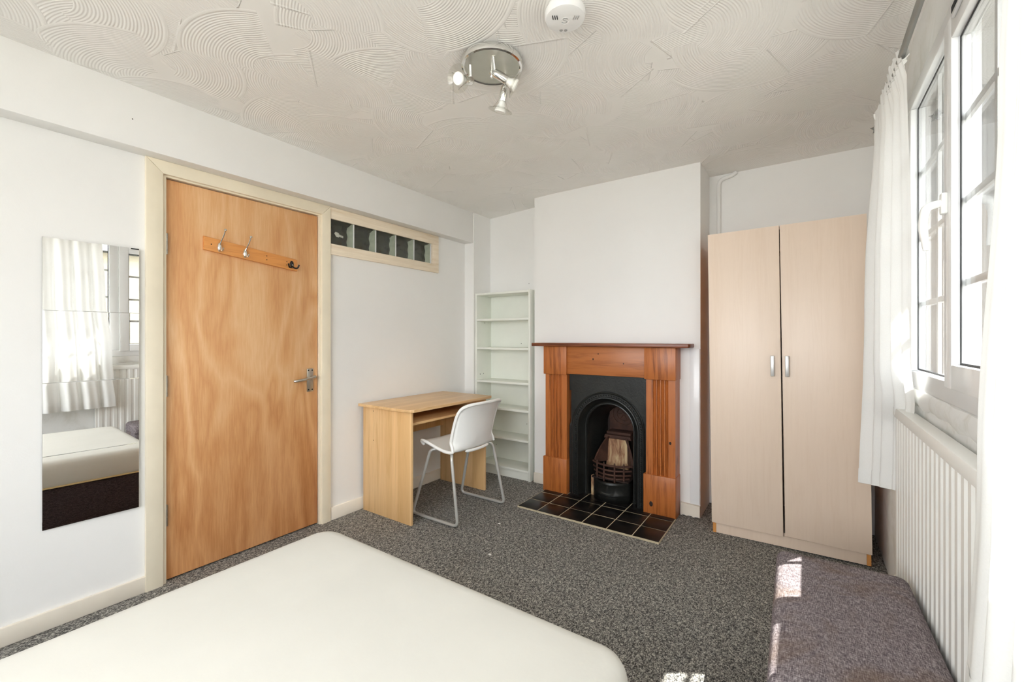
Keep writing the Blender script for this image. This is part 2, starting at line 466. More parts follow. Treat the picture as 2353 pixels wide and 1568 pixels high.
def B(name, x0, x1, y0, y1, z0, z1, mat, parent=None, bev=0.0, label=None, smooth=None):
    bm = nb(); add_box(bm, x0, x1, y0, y1, z0, z1, bev)
    return obj(name, bm, mat, parent, smooth=(bev > 0 if smooth is None else smooth), label=label)

def thing(name, label, cat, loc=(0, 0, 0), group=None, kind=None):
    o = bpy.data.objects.new(name, None); COL.objects.link(o); o.location = loc; o.empty_display_size = 0.1
    o['label'] = label; o['category'] = cat
    if group: o['group'] = group
    if kind: o['kind'] = kind
    return o

def tag(o, label, cat, group=None, kind=None):
    o['label'] = label; o['category'] = cat
    if group: o['group'] = group
    if kind: o['kind'] = kind
    return o

def struct(o, label, cat): return tag(o, label, cat, kind='structure')

# ------------------------------------------------------------------ room shell
LW = -2.59           # left wall face
RW = 0.35            # window wall face
BR = 3.08            # chimney breast face
CEIL = 2.375

# floor
bm = nb(); add_box(bm, -2.72, 0.62, -1.25, 3.55, -0.06, 0.0)
struct(obj('floor', bm, 'carpet'), 'speckled grey loop-pile carpet covering the whole floor', 'floor')

# ceiling, sagging slightly towards the beam on the door side
xs = [-2.74, -2.49, -2.2, -1.95, -1.7, -1.3, 0.62]
zs = [2.335, 2.337, 2.352, 2.365, 2.373, CEIL, CEIL]
bm = nb()
add_grid(bm, [[(x, y, z) for y in (-1.25, 3.55)] for x, z in zip(xs, zs)])
top = [(-2.74, 2.5), (0.62, 2.5)]
poly = list(zip(xs, zs)) + [(0.62, 2.5), (-2.74, 2.5)]
bm.free(); bm = nb(); add_prism(bm, poly, -1.25, 3.55, 'y')
struct(obj('ceiling', bm, 'ceiling'), 'off-white ceiling of combed fan plaster', 'ceiling')

# left wall with door opening and glass block slot
bm = nb()
X0, X1 = -2.72, LW
for (y0, y1, z0, z1) in ((-1.25, 0.755, 0, 2.40), (0.755, 1.630, 2.02, 2.40), (1.630, 1.668, 0, 2.40), (1.668, 2.605, 0, 1.815), (1.668, 2.605, 1.995, 2.40), (2.605, 3.55, 0, 2.40)):
    add_box(bm, X0, X1, y0, y1, z0, z1)
struct(obj('wall_left', bm, 'wall'), 'white painted wall holding the door and glass block slot', 'wall')
# boxed beam along the top of it
B('trim_1', LW, -2.492, -1.24, 3.036, 2.064, 2.40, 'wall', bev=0.004)
struct(bpy.data.objects['trim_1'], 'white boxed-in beam running along the ceiling above the door', 'beam')
bm = nb(); add_box(bm, LW, -2.484, 3.036, 3.55, 0, 2.40)
struct(obj('wall_pier', bm, 'wall'), 'white wall pier at the end of the beam beside the bookcase', 'wall')
# back wall: left alcove, breast, right alcove
bm = nb(); add_box(bm, -2.484, -1.868, 3.285, 3.55, 0, 2.40)
struct(obj('wall_back_left', bm, 'wall'), 'white alcove wall above and behind the bookcase', 'wall')
bm = nb()
FX0, FX1, FZ = -1.47, -0.93, 0.90
for (x0, x1, y0, y1, z0, z1) in ((-1.868, FX0, BR, 3.55, 0, 2.42), (FX1, -0.577, BR, 3.55, 0, 2.42), (FX0, FX1, BR, 3.55, FZ, 2.42), (FX0, FX1, 3.42, 3.55, 0, FZ)):
    add_box(bm, x0, x1, y0, y1, z0, z1)
struct(obj('wall_chimney_breast', bm, 'wall'), 'white chimney breast rising above the fireplace', 'wall')
bm = nb(); add_box(bm, -0.577, RW, 3.41, 3.55, 0, 2.42)
struct(obj('wall_back_right', bm, 'wall'), 'off-white alcove wall above and behind the wardrobe', 'wall')
bm = nb()
for (x0, x1, z0, z1) in ((-2.72, -1.90, 0, 2.42), (0.26, 0.62, 0, 2.42), (-1.90, 0.26, 0, 0.78), (-1.90, 0.26, 2.18, 2.42)): add_box(bm, x0, x1, -1.25, -1.15, z0, z1)
struct(obj('wall_rear', bm, 'wall'), 'white wall behind the bed head', 'wall')
# window wall with one long opening
WY0, WY1, WZ0, WZ1 = -0.85, 2.36, 1.012, 2.165
bm = nb()
for (y0, y1, z0, z1) in ((-1.25, WY0, 0, 2.42), (WY1, 3.55, 0, 2.42), (WY0, WY1, 0, WZ0), (WY0, WY1, WZ1, 2.42)):
    add_box(bm, RW, 0.62, y0, y1, z0, z1)
struct(obj('wall_right', bm, 'wall_old'), 'off-white window wall with patchy old paint below the window', 'wall')
# rough filler ledge under the window frame
bm = nb()
rows = []
for i in range(61):
    y = WY0 + (WY1 - WY0) * i / 60
    j = 0.004 * math.sin(i * 1.7) + 0.003 * math.sin(i * 0.63 + 1)
    rows.append([(RW + 0.002, y, 1.012), (RW - 0.006 + j * 0.4, y, 1.010 + j * 0.3), (RW - 0.013 + j * 0.5, y, 0.992 + j), (RW - 0.011 + j * 0.6, y, 0.968 + j * 1.3), (RW - 0.003, y, 0.950 + j * 1.6), (RW + 0.004, y, 0.946)])
add_grid(bm, rows)
struct(obj('trim_2', bm, 'wall_old', smooth=True), 'rough cracked filler ledge below the window frame', 'ledge')

# skirting boards
def skirting(name, x0, x1, y0, y1, h, label):
    struct(B(name, x0, x1, y0, y1, 0.0, h, 'skirt', bev=0.004), label, 'skirting')
skirting('baseboard_left', LW, -2.574, -1.15, 0.710, 0.076, 'cream skirting board below the mirror tiles')
skirting('baseboard_desk', LW, -2.574, 1.672, 3.036, 0.085, 'cream skirting board behind the desk')
skirting('baseboard_breast', -1.868, -1.715, 3.062, BR, 0.082, 'short white skirting left of the fireplace')
# ragged skirting end by the wardrobe
bm = nb()
pts = [(-0.698, 0.0), (-0.68, 0.012), (-0.66, 0.004), (-0.64, 0.014), (-0.615, 0.002), (-0.60, 0.012), (-0.577, 0.006), (-0.577, 0.082), (-0.698, 0.088)]
add_prism(bm, pts, 3.058, BR, 'y')
struct(obj('baseboard_breast_right', bm, 'skirt'), 'crumbling white skirting end between fireplace and wardrobe', 'skirting')
struct(B('trim_3', -0.640, -0.579, 3.068, BR, 0.088, 1.128, 'upvc', bev=0.002), 'white plastic cover strip on the edge of the chimney breast', 'trim')

# ------------------------------------------------------------------ door
door = thing('door_1', 'orange varnished plywood door with steel lever handle', 'door', (LW, 1.19, 0.0), kind='structure')
B('door_leaf', -2.645, -2.603, 0.795, 1.593, 0.010, 1.986, 'ply', door, bev=0.0015)
for z in (1.666, 0.966, 0.330):
    h = B('hinge', -2.604, -2.600, 0.7925, 0.800, z - 0.052, z + 0.052, 'nickel', door)
    bm = nb()
    for k in range(5): add_lathe(bm, [(0.0068, 0), (0.0068, 0.0195)], (-2.593, 0.794, z - 0.051 + k * 0.0205), (0, 0, 1), 10)
    obj('hinge_barrel', bm, 'nickel', h, True)
hp = B('handle_plate', -2.603, -2.596, 1.520, 1.562, 0.862, 1.008, 'nickel', door, bev=0.0025)
for y in (1.529, 1.553):
    for z in (0.875, 0.997):
        bm = nb(); add_lathe(bm, [(0.0045, 0), (0.0045, 0.0018)], (-2.5965, y, z), (1, 0, 0), 10)
        obj('screw', bm, 'black', hp)
bm = nb()
add_lathe(bm, [(0.012, 0), (0.012, 0.022), (0.009, 0.028)], (-2.597, 1.541, 0.951), (1, 0, 0), 14)
add_tube(bm, smooth_path([(-2.574, 1.562, 0.957), (-2.566, 1.54, 0.953), (-2.562, 1.49, 0.944), (-2.567, 1.436, 0.938), (-2.577, 1.428, 0.937)], 0.02), 0.0088, 10)
obj('lever_handle', bm, 'nickel', door, True, 'worn steel lever handle')
B('latch', -2.632, -2.612, 1.593, 1.600, 0.93, 0.965, 'nickel', door)

fr = thing('trim_4', 'cream painted frame around the plywood door', 'door frame', (LW, 1.19, 0.0), kind='structure')
def mitre(name, poly, x0, x1): 
    bm = nb(); add_prism(bm, poly, x0, x1, 'x', bev=0.003); obj(name, bm, 'cream', fr, True)
mitre('architrave', [(0.709, 0.0), (0.776, 0.0), (0.776, 2.000), (0.709, 2.064)], LW, -2.570)
mitre('architrave', [(0.709, 2.064), (0.776, 2.000), (1.606, 2.000), (1.668, 2.064)], LW, -2.570)
mitre('architrave', [(1.668, 2.064), (1.606, 2.000), (1.606, 0.0), (1.668, 0.0)], LW, -2.570)
for y0, y1 in ((0.756, 0.792), (1.597, 1.629)): B('jamb', -2.719, -2.586, y0, y1, 0.0, 2.019, 'cream', fr)
B('head', -2.719, -2.586, 0.792, 1.597, 1.991, 2.019, 'cream', fr)
for y0, y1 in ((0.792, 0.806), (1.583, 1.597)): B('stop_bead', -2.665, -2.647, y0, y1, 0.0, 1.99, 'cream', fr)

# hall side, dim, seen only through the glass blocks
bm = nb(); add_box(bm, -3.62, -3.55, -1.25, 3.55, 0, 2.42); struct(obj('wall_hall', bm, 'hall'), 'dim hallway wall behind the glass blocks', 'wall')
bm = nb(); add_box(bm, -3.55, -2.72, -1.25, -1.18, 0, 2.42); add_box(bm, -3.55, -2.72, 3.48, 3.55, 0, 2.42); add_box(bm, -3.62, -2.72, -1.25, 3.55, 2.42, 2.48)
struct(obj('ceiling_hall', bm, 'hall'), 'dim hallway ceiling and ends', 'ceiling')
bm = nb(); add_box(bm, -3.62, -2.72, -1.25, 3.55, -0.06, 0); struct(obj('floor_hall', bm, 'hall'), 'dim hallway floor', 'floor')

# ------------------------------------------------------------------ glass block slot (five hollow blocks)
gw = thing('window_2', 'row of five wavy glass blocks in a limed pine frame', 'window', (LW, 2.14, 1.9), kind='structure')
GY0, GY1, GZ0, GZ1 = 1.672, 2.602, 1.823, 1.988
def frame_bar(y0, y1, z0, z1): B('frame_board', LW, -2.574, y0, y1, z0, z1, 'cream_pine', gw, bev=0.0015)
frame_bar(1.6695, 2.677, GZ1, 2.063); frame_bar(1.6695, 2.677, 1.753, GZ0); frame_bar(GY1, 2.677, GZ0 + 0.0005, GZ1 - 0.0005)
pitch = (GY1 - GY0) / 5
for k in range(5):
    y0 = GY0 + k * pitch; y1 = y0 + pitch
    blk = B('glass_block', -2.600, -2.594, y0 + 0.004, y1 - 0.004, 1.8165, 1.9935, 'blockglass', gw, bev=0.002)
    # pressed inner walls of the hollow block: pale side ribs and wavy edges
    bm = nb(); rows = []
    for i in range(13):
        z = 1.817 + 0.1755 * i / 12
        w = 0.004 * math.sin(i * 1.3 + k)
        rows.append([(-2.601, y1 - 0.004, z), (-2.606, y1 - 0.007, z), (-2.615, y1 - 0.010 + w * 0.3, z), (-2.636, y1 - 0.018 + w, z), (-2.644, y1 - 0.020 + w, z)])
    add_grid(bm, rows); obj('block_rib', bm, 'block_web', blk, True)
    bm = nb(); rows = []
    for i in range(13):
        z = 1.817 + 0.1755 * i / 12
        w = 0.003 * math.sin(i * 1.9 + k * 2)
        rows.append([(-2.601, y0 + 0.0045, z), (-2.606, y0 + 0.007, z), (-2.628, y0 + 0.012 + w, z), (-2.644, y0 + 0.016 + w, z)])
    add_grid(bm, rows); obj('block_rib', bm, 'block_web', blk, True)
    bm = nb(); rows = []
    for i in range(13):
        y = y0 + 0.006 + (pitch - 0.012) * i / 12
        w = 0.004 * math.sin(i * 0.9 + k)
        rows.append([(-2.602, y, 1.992), (-2.618, y, 1.986), (-2.636, y, 1.976 + w), (-2.644, y, 1.974 + w)])
    add_grid(bm, rows); obj('block_roof', bm, 'block_core', blk, True)
    B('block_back', -2.656, -2.646, y0 + 0.004, y1 - 0.004, 1.816, 1.994, 'block_core', blk)
    B('mortar_joint', -2.72, -2.5945, y1 - 0.0038, min(y1 + 0.0038, 2.604), 1.8165, 1.9935, 'upvc', gw)
    if k == 0:
        bm = nb()   # arrow-shaped reflection on the first block, put in as a pale shape
        ar = [(0, 0.006), (0.022, 0.006), (0.022, 0.0), (0.05, 0.0), (0.05, -0.012), (0.022, -0.012), (0.022, -0.018), (0.004, -0.02), (-0.008, -0.006)]
        q = [(y0 + 0.045 + a * 1.15, 1.905 + b * 1.2 - 0.25 * a) for a, b in ar]
        add_prism(bm, q, -2.5945, -2.5935, 'x'); obj('arrow_glint', bm, 'block_web', gw)

# ------------------------------------------------------------------ mirror tiles
names = ['topmost of the four', 'second down of the four', 'third down of the four', 'lowest of the four']
yaws = [-0.031, -0.032, -0.030, -0.027]
for k in range(4):
    z1 = 1.620 - k * 0.3025; z0 = z1 - 0.3012
    bm = nb()
    add_box(bm, -0.003, 0.0, -0.1545, 0.1545, z0 - (z0 + z1) / 2, (z1 - z0) / 2, 0.0008, 1)
    o = obj('mirror_tile', bm, 'mirror')
    o.location = (LW + 0.0085, 0.531, (z0 + z1) / 2)
    o.rotation_euler = (0, [0.0, 0.002, -0.002, 0.001][k], yaws[k])
    tag(o, 'frameless square mirror tile left of the door, ' + names[k], 'mirror', 'mirror tiles on the wall')

# ------------------------------------------------------------------ coat rack on the door
rk = thing('coat_rack', 'orange pine coat rail screwed to the plywood door', 'coat rack', (-2.603, 1.20, 1.69))
def rz(y): return 1.700 - 0.052 * (y - 0.952) / 0.5     # the rail hangs slightly skew
bm = nb()
a = [( 0.952, rz(0.952) - 0.036), (1.452, rz(1.452) - 0.036), (1.452, rz(1.452) + 0.036), (0.952, rz(0.952) + 0.036)]
add_prism(bm, a, -2.603, -2.585, 'x', bev=0.005)
board = obj('rail_board', bm, 'rail_pine', rk, True)
for y in (1.022, 1.149):
    z = rz(y)
    bm = nb()
    prof = [(0.0, 0.013), (0.004, 0.0125), (0.008, 0.010), (0.0105, 0.004), (0.0108, 0.0)]
    base = len(bm.verts)
    add_lathe(bm, prof, (-2.585, y, z - 0.006), (1, 0, 0), 16)
    for v in bm.verts: v.co.z = (z - 0.006) + (v.co.z - (z - 0.006)) * 2.4
    h = obj('coat_hook', bm, 'chrome', rk, True, 'chrome coat hook with oval plate')
    bm = nb(); p = smooth_path([(-2.576, y, z + 0.008), (-2.566, y + 0.004, z + 0.03), (-2.545, y + 0.006, z + 0.052), (-2.532, y + 0.008, z + 0.078)], 0.015)
    add_tube(bm, p, 0.0034, 8); add_lathe(bm, [(0, -0.008), (0.006, -0.005), (0.0082, 0), (0.006, 0.005), (0, 0.008)], (-2.532, y + 0.008, z + 0.080), (0, 0, 1), 12)
    obj('upper_prong', bm, 'chrome', h, True)
    bm = nb(); p = smooth_path([(-2.575, y, z - 0.022), (-2.556, y + 0.003, z - 0.028), (-2.546, y + 0.004, z - 0.016)], 0.012)
    add_tube(bm, p, 0.004, 8); add_lathe(bm, [(0, -0.006), (0.0062, 0), (0, 0.006)], (-2.546, y + 0.004, z - 0.014), (0, 0, 1), 10)
    obj('lower_prong', bm, 'chrome', h, True)
y = 1.415; z = rz(y)
bm = nb(); add_lathe(bm, [(0.0, 0.010), (0.006, 0.009), (0.0105, 0.005), (0.012, 0.0)], (-2.585, y, z), (1, 0, 0), 16)
for v in bm.verts: v.co.z = z + (v.co.z - z) * 1.7
h = obj('coat_hook', bm, 'black_metal', rk, True, 'small black double coat hook')
for s in (-1, 1):
    bm = nb(); add_tube(bm, smooth_path([(-2.578, y, z - 0.012), (-2.572, y + s * 0.008, z - 0.024), (-2.565, y + s * 0.026, z - 0.024), (-2.560, y + s * 0.033, z - 0.002)], 0.014), 0.0045, 8)
    obj('prong', bm, 'black_metal', h, True)
bm = nb(); add_lathe(bm, [(0.0036, 0), (0.0, 0.002)], (-2.5758, y, z - 0.006), (1, 0, 0), 10); obj('screw', bm, 'chrome', h, True)
for (yy, dz) in ((0.985, 0.0), (1.268, 0.012), (1.268, -0.010), (1.385, 0.008), (1.385, -0.012)):
    bm = nb(); add_lathe(bm, [(0.003, 0), (0.003, 0.0008)], (-2.5851, yy, rz(yy) + dz), (1, 0, 0), 8); obj('screw_hole', bm, 'black', board)

# ------------------------------------------------------------------ fireplace
fp = thing('fireplace_surround', 'stained pine fireplace surround with fluted uprights and mantel shelf', 'fireplace', (-1.2, 3.0, 0))
def wave_flutes(x0, x1, z0, z1, yf, yb):
    """upright board whose face carries shallow vertical flutes"""
    bm = nb(); w = x1 - x0
    prof = [(x0, yf)]
    fx0, fx1 = x0 + 0.24 * w, x0 + 0.80 * w
    for k in range(4):
        a = fx0 + (fx1 - fx0) * k / 4; b = fx0 + (fx1 - fx0) * (k + 1) / 4
        prof += [(a, yf), (a + (b - a) * 0.08, yf + 0.010), (a + (b - a) * 0.38, yf + 0.017), (a + (b - a) * 0.66, yf + 0.010), (a + (b - a) * 0.76, yf)]
    prof += [(fx1, yf), (x1, yf), (x1, yb), (x0, yb)]
    add_prism(bm, prof, z0, z1, 'z')
    return obj('fluted_upright', bm, 'pine_v', fp)
JL, JR = (-1.698, -1.506), (-0.906, -0.707)
for (a, b) in (JL, JR):
    wave_flutes(a + 0.004, b - 0.002, 0.27, 0.922, 2.962, 3.08)
    B('plinth_block', a - 0.012, b + 0.002, 2.950, 3.08, 0.0, 0.272, 'pine_v', fp, bev=0.003)
    B('corner_block', a - 0.004, b + 0.004, 2.942, 3.08, 0.920, 1.137, 'pine_v', fp, bev=0.003)
B('frieze', -1.502, -0.910, 2.957, 3.08, 0.928, 1.137, 'pine_h', fp, bev=0.002)
B('mantel_shelf', -1.790, -0.616, 2.905, 3.08, 1.138, 1.163, 'pine_shelf', fp, bev=0.003)
# knots standing slightly proud on the uprights
for (x, y, z, r) in ((-0.742, 2.9615, 0.50, 0.010), (-0.865, 2.9495, 0.075, 0.016), (-1.29, 2.9565, 1.045, 0.007), (-1.25, 2.9565, 1.085, 0.005), (-1.06, 2.9565, 1.02, 0.005)):
    bm = nb(); add_lathe(bm, [(r * 0.75, 0), (r * 0.7, 0.0008), (0, 0.0012)], (x, y, z), (0, -1, 0), 14)
    for v in bm.verts: v.co.z = z + (v.co.z - z) * 1.5
    obj('knot', bm, 'rust_dark', fp, True)

ins = thing('cast_iron_insert', 'black cast iron arched fireplace insert with rusty grate', 'fireplace insert', (-1.2, 3.0, 0))
CXI, ZC = -1.198, 0.530
def arch(r, y, n=28, cx=CXI, zc=ZC, z0=0.004):
    pts = [(cx - r, y, z0), (cx - r, y, z0 + (zc - z0) * 0.5)]
    for i in range(n + 1):
        a = PI - PI * i / n; pts.append((cx + r * math.cos(a), y, zc + r * math.sin(a)))
    pts += [(cx + r, y, z0 + (zc - z0) * 0.5), (cx + r, y, z0)]
    return pts
# front plate with an arched hole
bm = nb(); inner = arch(0.278, 2.998); x0, x1, z1 = -1.503, -0.909, 0.926
n = len(inner); outer = []
for (x, y, z) in inner:
    dx, dz = x - CXI, max(z - ZC, 0.0)
    if z <= ZC + 1e-6: outer.append((x0 if dx < 0 else x1, y, z))
    else:
        s = min((x1 - CXI) / abs(dx) if abs(dx) > 1e-6 else 1e9, (z1 - ZC) / dz if dz > 1e-6 else 1e9)
        outer.append((CXI + dx * s, y, ZC + dz * s))
back = [(x, y + 0.012, z) for x, y, z in outer]
add_grid(bm, [inner, outer, back]); 
for cx in (x0, x1):   # corners
    pass
obj('front_plate', bm, 'iron', ins)
bm = nb(); add_box(bm, x0, x1, 3.0, 3.012, 0.80, z1); 
obj('top_plate', bm, 'iron', ins)
# stepped mouldings sweeping into the firebox
bm = nb()
steps = [(0.279, 3.0), (0.279, 2.990), (0.273, 2.985), (0.266, 2.988), (0.262, 2.994), (0.240, 2.994), (0.236, 2.988), (0.229, 2.987), (0.225, 2.995), (0.222, 3.010), (0.196, 3.050), (0.190, 3.052), (0.188, 3.044), (0.181, 3.042), (0.176, 3.050), (0.174, 3.075)]
add_grid(bm, [arch(r, y) for r, y in steps]); obj('arch_moulding', bm, 'iron', ins, True)
# rope bead round the arch
bm = nb(); path = arch(0.251, 2.992, 40)
L = []
for a, b in zip(path, path[1:]):
    d = (Vector(b) - Vector(a)).length; m = max(1, int(d / 0.014))
    for k in range(m): L.append(Vector(a).lerp(Vector(b), (k + 0.5) / m))
for i, p in enumerate(L):
    m = Matrix.Translation(p) @ Matrix.Rotation(0.6, 4, 'Y') @ Matrix.Diagonal((1.0, 0.75, 0.62, 1))
    bmesh.ops.create_icosphere(bm, subdivisions=1, radius=0.0098, matrix=m)
obj('rope_bead', bm, 'iron', ins, True)
# firebox walls
bm = nb(); add_grid(bm, [arch(0.174, 3.075), arch(0.150, 3.17), arch(0.125, 3.33)]); obj('firebox_cheeks', bm, 'iron', ins, True)
bm = nb(); p = arch(0.128, 3.331); add_prism(bm, [(q[0], q[2]) for q in p], 3.331, 3.341, 'y'); obj('firebox_back', bm, 'rust_dark', ins)
# arched relief plate at the back
bm = nb(); p = arch(0.115, 3.30, 20, CXI + 0.012, 0.615, 0.455); add_prism(bm, [(q[0], q[2]) for q in p], 3.312, 3.331, 'y', bev=0.004)
rp = obj('relief_plate', bm, 'rust', ins, True)
bm = nb()
for rr in (0.088, 0.055): add_tube(bm, [(CXI + 0.012 + rr * math.cos(t * 2 * PI / 24), 3.310, 0.60 + rr * 0.95 * math.sin(t * 2 * PI / 24)) for t in range(24)], 0.005, 6, True)
for k in range(6):
    a = k * PI / 3; add_tube(bm, [(CXI + 0.012, 3.31, 0.60), (CXI + 0.012 + 0.05 * math.cos(a), 3.31, 0.60 + 0.045 * math.sin(a))], [0.006, 0.003], 6)
obj('relief_ornament', bm, 'rust', rp, True)
# stepped hood above the fire brick, flaring cheeks either side
bm = nb()
add_prism(bm, [(CXI - 0.085, 0.455), (CXI + 0.105, 0.455), (CXI + 0.105, 0.475), (CXI - 0.085, 0.475)], 3.20, 3.33, 'y', bev=0.003)
add_prism(bm, [(CXI - 0.100, 0.425), (CXI + 0.118, 0.425), (CXI + 0.110, 0.453), (CXI - 0.092, 0.453)], 3.18, 3.33, 'y', bev=0.004)
obj('smoke_hood', bm, 'rust', ins, True)
for s in (-1, 1):
    bm = nb(); rows = []
    for i in range(11):
        t = i / 10; z = 0.25 + 0.19 * t
        w = 0.155 - 0.075 * (t ** 1.6)
        rows.append([(CXI + 0.008 + s * w, 3.09 + 0.08 * t, z), (CXI + 0.008 + s * (w - 0.014), 3.085 + 0.08 * t, z + 0.002), (CXI + 0.008 + s * (w - 0.022), 3.10 + 0.08 * t, z), (CXI + 0.008 + s * 0.07, 3.20, z)])
    add_grid(bm, rows); obj('grate_cheek', bm, 'rust', ins, True)
bm = nb(); pts = []
add_prism(bm, [(CXI - 0.085, 0.20), (CXI + 0.092, 0.20), (CXI + 0.085, 0.425), (CXI - 0.072, 0.425)], 3.192, 3.23, 'y', bev=0.006)
for v in bm.verts: v.co.y += 0.10 * (0.42 - v.co.z) * -0.3
obj('fire_brick', bm, 'firebrick', ins, True, 'pale scorched fire brick')
# basket bars
def bow(w, d, z, r, n=14, yb=3.085):
    bm = nb(); add_tube(bm, [(CXI + 0.005 - w + 2 * w * i / n, yb - d * math.sin(PI * i / n) ** 0.8, z) for i in range(n + 1)], r, 8)
    return bm
gr = obj('fire_grate', bow(0.150, 0.070, 0.262, 0.0085), 'rust', ins, True, 'rusty bowed fire grate')
for w, d, z in ((0.147, 0.072, 0.228), (0.140, 0.072, 0.196), (0.130, 0.070, 0.168)): obj('grate_bar', bow(w, d, z, 0.007), 'rust', gr, True)
for x in (-0.10, -0.035, 0.045, 0.105):
    yy = 3.085 - 0.070 * math.sin(PI * (x + 0.15) / 0.30) ** 0.8 - 0.006
    bm = nb(); add_tube(bm, [(CXI + 0.005 + x, yy, 0.145), (CXI + 0.005 + x, yy, 0.275), (CXI + 0.005 + x, yy, 0.288)], [0.0065, 0.0065, 0.002], 8); obj('grate_upright', bm, 'rust', gr, True)
bm = nb(); add_box(bm, CXI - 0.135, CXI + 0.145, 3.03, 3.20, 0.150, 0.160)
obj('grate_floor', bm, 'rust_dark', gr)
# bowed ash cover in front
bm = nb(); rows = []
for z, dd in ((0.006, 0.0), (0.055, 0.002), (0.062, 0.010), (0.070, 0.010), (0.077, 0.003), (0.135, 0.004), (0.142, 0.010), (0.150, 0.008), (0.152, 0.0)):
    rows.append([(CXI - 0.125 + 0.285 * i / 16, 3.055 - (0.085 + dd) * math.sin(PI * i / 16) ** 0.75 - 0.0, z) for i in range(17)])
add_grid(bm, rows); o = obj('ash_cover', bm, 'iron', ins, True)
sm = o.modifiers.new('thickness', 'SOLIDIFY'); sm.thickness = 0.006
tag_b = B('firebrick_sliver', -1.352, -1.330, 3.06, 3.10, 0.006, 0.155, 'firebrick', ins, bev=0.003)

# hearth: grout bed and individual black tiles
hearth = thing('hearth', 'black tiled hearth with pale grout in front of the fireplace', 'hearth', (-1.2, 2.75, 0))
B('grout_bed', -1.690, -0.704, 2.553, 2.949, 0.0, 0.0098, 'grout', hearth)
B('grout_bed', -1.500, -0.912, 2.949, 3.055, 0.0, 0.0098, 'grout', hearth)
colx = [-1.690, -1.529, -1.362, -1.194, -1.028, -0.864, -0.704]; rowy = [2.553, 2.722, 2.888, 2.9485]
tile_me = None
for j in range(3):
    for i in range(6):
        x0, x1 = colx[i] + 0.003, colx[i + 1] - 0.003; y0, y1 = rowy[j] + (0.005 if j == 0 else 0.003), rowy[j + 1] - (0.003 if j < 2 else 0)
        t = B('tile', x0, x1, y0, y1, 0.0020, 0.0105 + 0.0006 * ((i * 7 + j * 3) % 3), 'tile', hearth, bev=0.0012)
for i in range(1, 5):
    B('tile', colx[i] + 0.003 + (0.032 if i == 1 else 0), colx[i + 1] - 0.003 - (0.05 if i == 4 else 0), 2.9495, 3.05, 0.0020, 0.0105, 'tile', hearth, bev=0.0012)

# ------------------------------------------------------------------ bookcase
bk = thing('bookcase', 'narrow white open bookcase standing empty in the alcove', 'bookcase', (-2.19, 3.16, 0))
bx0, bx1, by0, by1, bz1 = -2.480, -1.893, 3.050, 3.272, 1.604
B('side_panel', bx0, bx0 + 0.018, by0, by1, 0, bz1, 'shelfwhite', bk, bev=0.001)
B('side_panel', bx1 - 0.018, bx1, by0, by1, 0, bz1 + 0.004, 'shelfwhite', bk, bev=0.001)
B('back_panel', bx0 + 0.018, bx1 - 0.018, by1 - 0.006, by1, 0.03, bz1 - 0.02, 'shelfwhite', bk)
B('top_panel', bx0 + 0.018, bx1 - 0.018, by0, by1 - 0.006, bz1 - 0.018, bz1, 'shelfwhite', bk, bev=0.001)
for z in (1.372, 1.117, 0.822, 0.590, 0.338, 0.085):
    B('shelf', bx0 + 0.018, bx1 - 0.018, by0 + 0.004, by1 - 0.006, z - 0.018, z, 'shelfwhite', bk, bev=0.001)
B('plinth', bx0 + 0.018, bx1 - 0.018, by0 + 0.012, by0 + 0.026, 0, 0.067, 'shelfwhite', bk)
for (x, y, z) in ((bx0 + 0.0181, 3.10, 0.87), (bx0 + 0.0181, 3.15, 0.872), (bx0 + 0.0181, 3.17, 1.34)):
    bm = nb(); add_lathe(bm, [(0.004, 0), (0.004, 0.001)], (x, y, z), (1, 0, 0), 8); obj('shelf_pin_hole', bm, 'black', bk)
for (x, z) in ((-2.12, 1.15), (-2.06, 0.43), (-2.40, 0.20)):
    bm = nb(); add_lathe(bm, [(0.0035, 0), (0.0035, 0.001)], (x, by1 - 0.0061, z), (0, -1, 0), 8); obj('screw', bm, 'black', bk)

# ------------------------------------------------------------------ desk
dk = thing('desk', 'small beech-effect computer desk with keyboard shelf against the wall', 'desk', (-2.32, 2.30, 0))
bm = nb()
add_prism(bm, [(-2.572, 1.878), (-2.085, 1.878), (-2.045, 1.905), (-2.040, 2.70), (-2.050, 2.725), (-2.572, 2.725)], 0.727, 0.746, 'z', bev=0.002)
obj('desk_top', bm, 'beech_h', dk, True)
B('side_panel', -2.560, -2.078, 1.910, 1.928, 0.0, 0.727, 'beech_v', dk, bev=0.001)
B('side_panel', -2.560, -2.085, 2.682, 2.700, 0.0, 0.727, 'beech_v', dk, bev=0.001)
B('keyboard_shelf', -2.52, -2.100, 1.928, 2.682, 0.634, 0.650, 'beech_h', dk, bev=0.001)
B('back_panel', -2.54, -2.524, 1.928, 2.682, 0.47, 0.727, 'beech_v', dk)
for (x, z) in ((-2.45, 0.70), (-2.45, 0.50)):
    bm = nb(); add_lathe(bm, [(0.003, 0), (0.003, 0.001)], (x, 1.9099, z), (0, -1, 0), 8); obj('screw', bm, 'black', dk)

# ------------------------------------------------------------------ chair
ch = thing('desk_chair', 'white moulded plastic chair on silver sled legs at the desk', 'chair', (-1.95, 2.29, 0))
prof = [(-2.152, 0.478), (-2.147, 0.494), (-2.130, 0.502), (-2.09, 0.498), (-2.03, 0.482), (-1.97, 0.466), (-1.92, 0.456), (-1.875, 0.455), (-1.845, 0.466), (-1.824, 0.492), (-1.812, 0.53), (-1.803, 0.58), (-1.793, 0.64), (-1.777, 0.70), (-1.758, 0.746), (-1.742, 0.776)]
prof = [Vector((p[0], 0, p[1])) for p in prof]
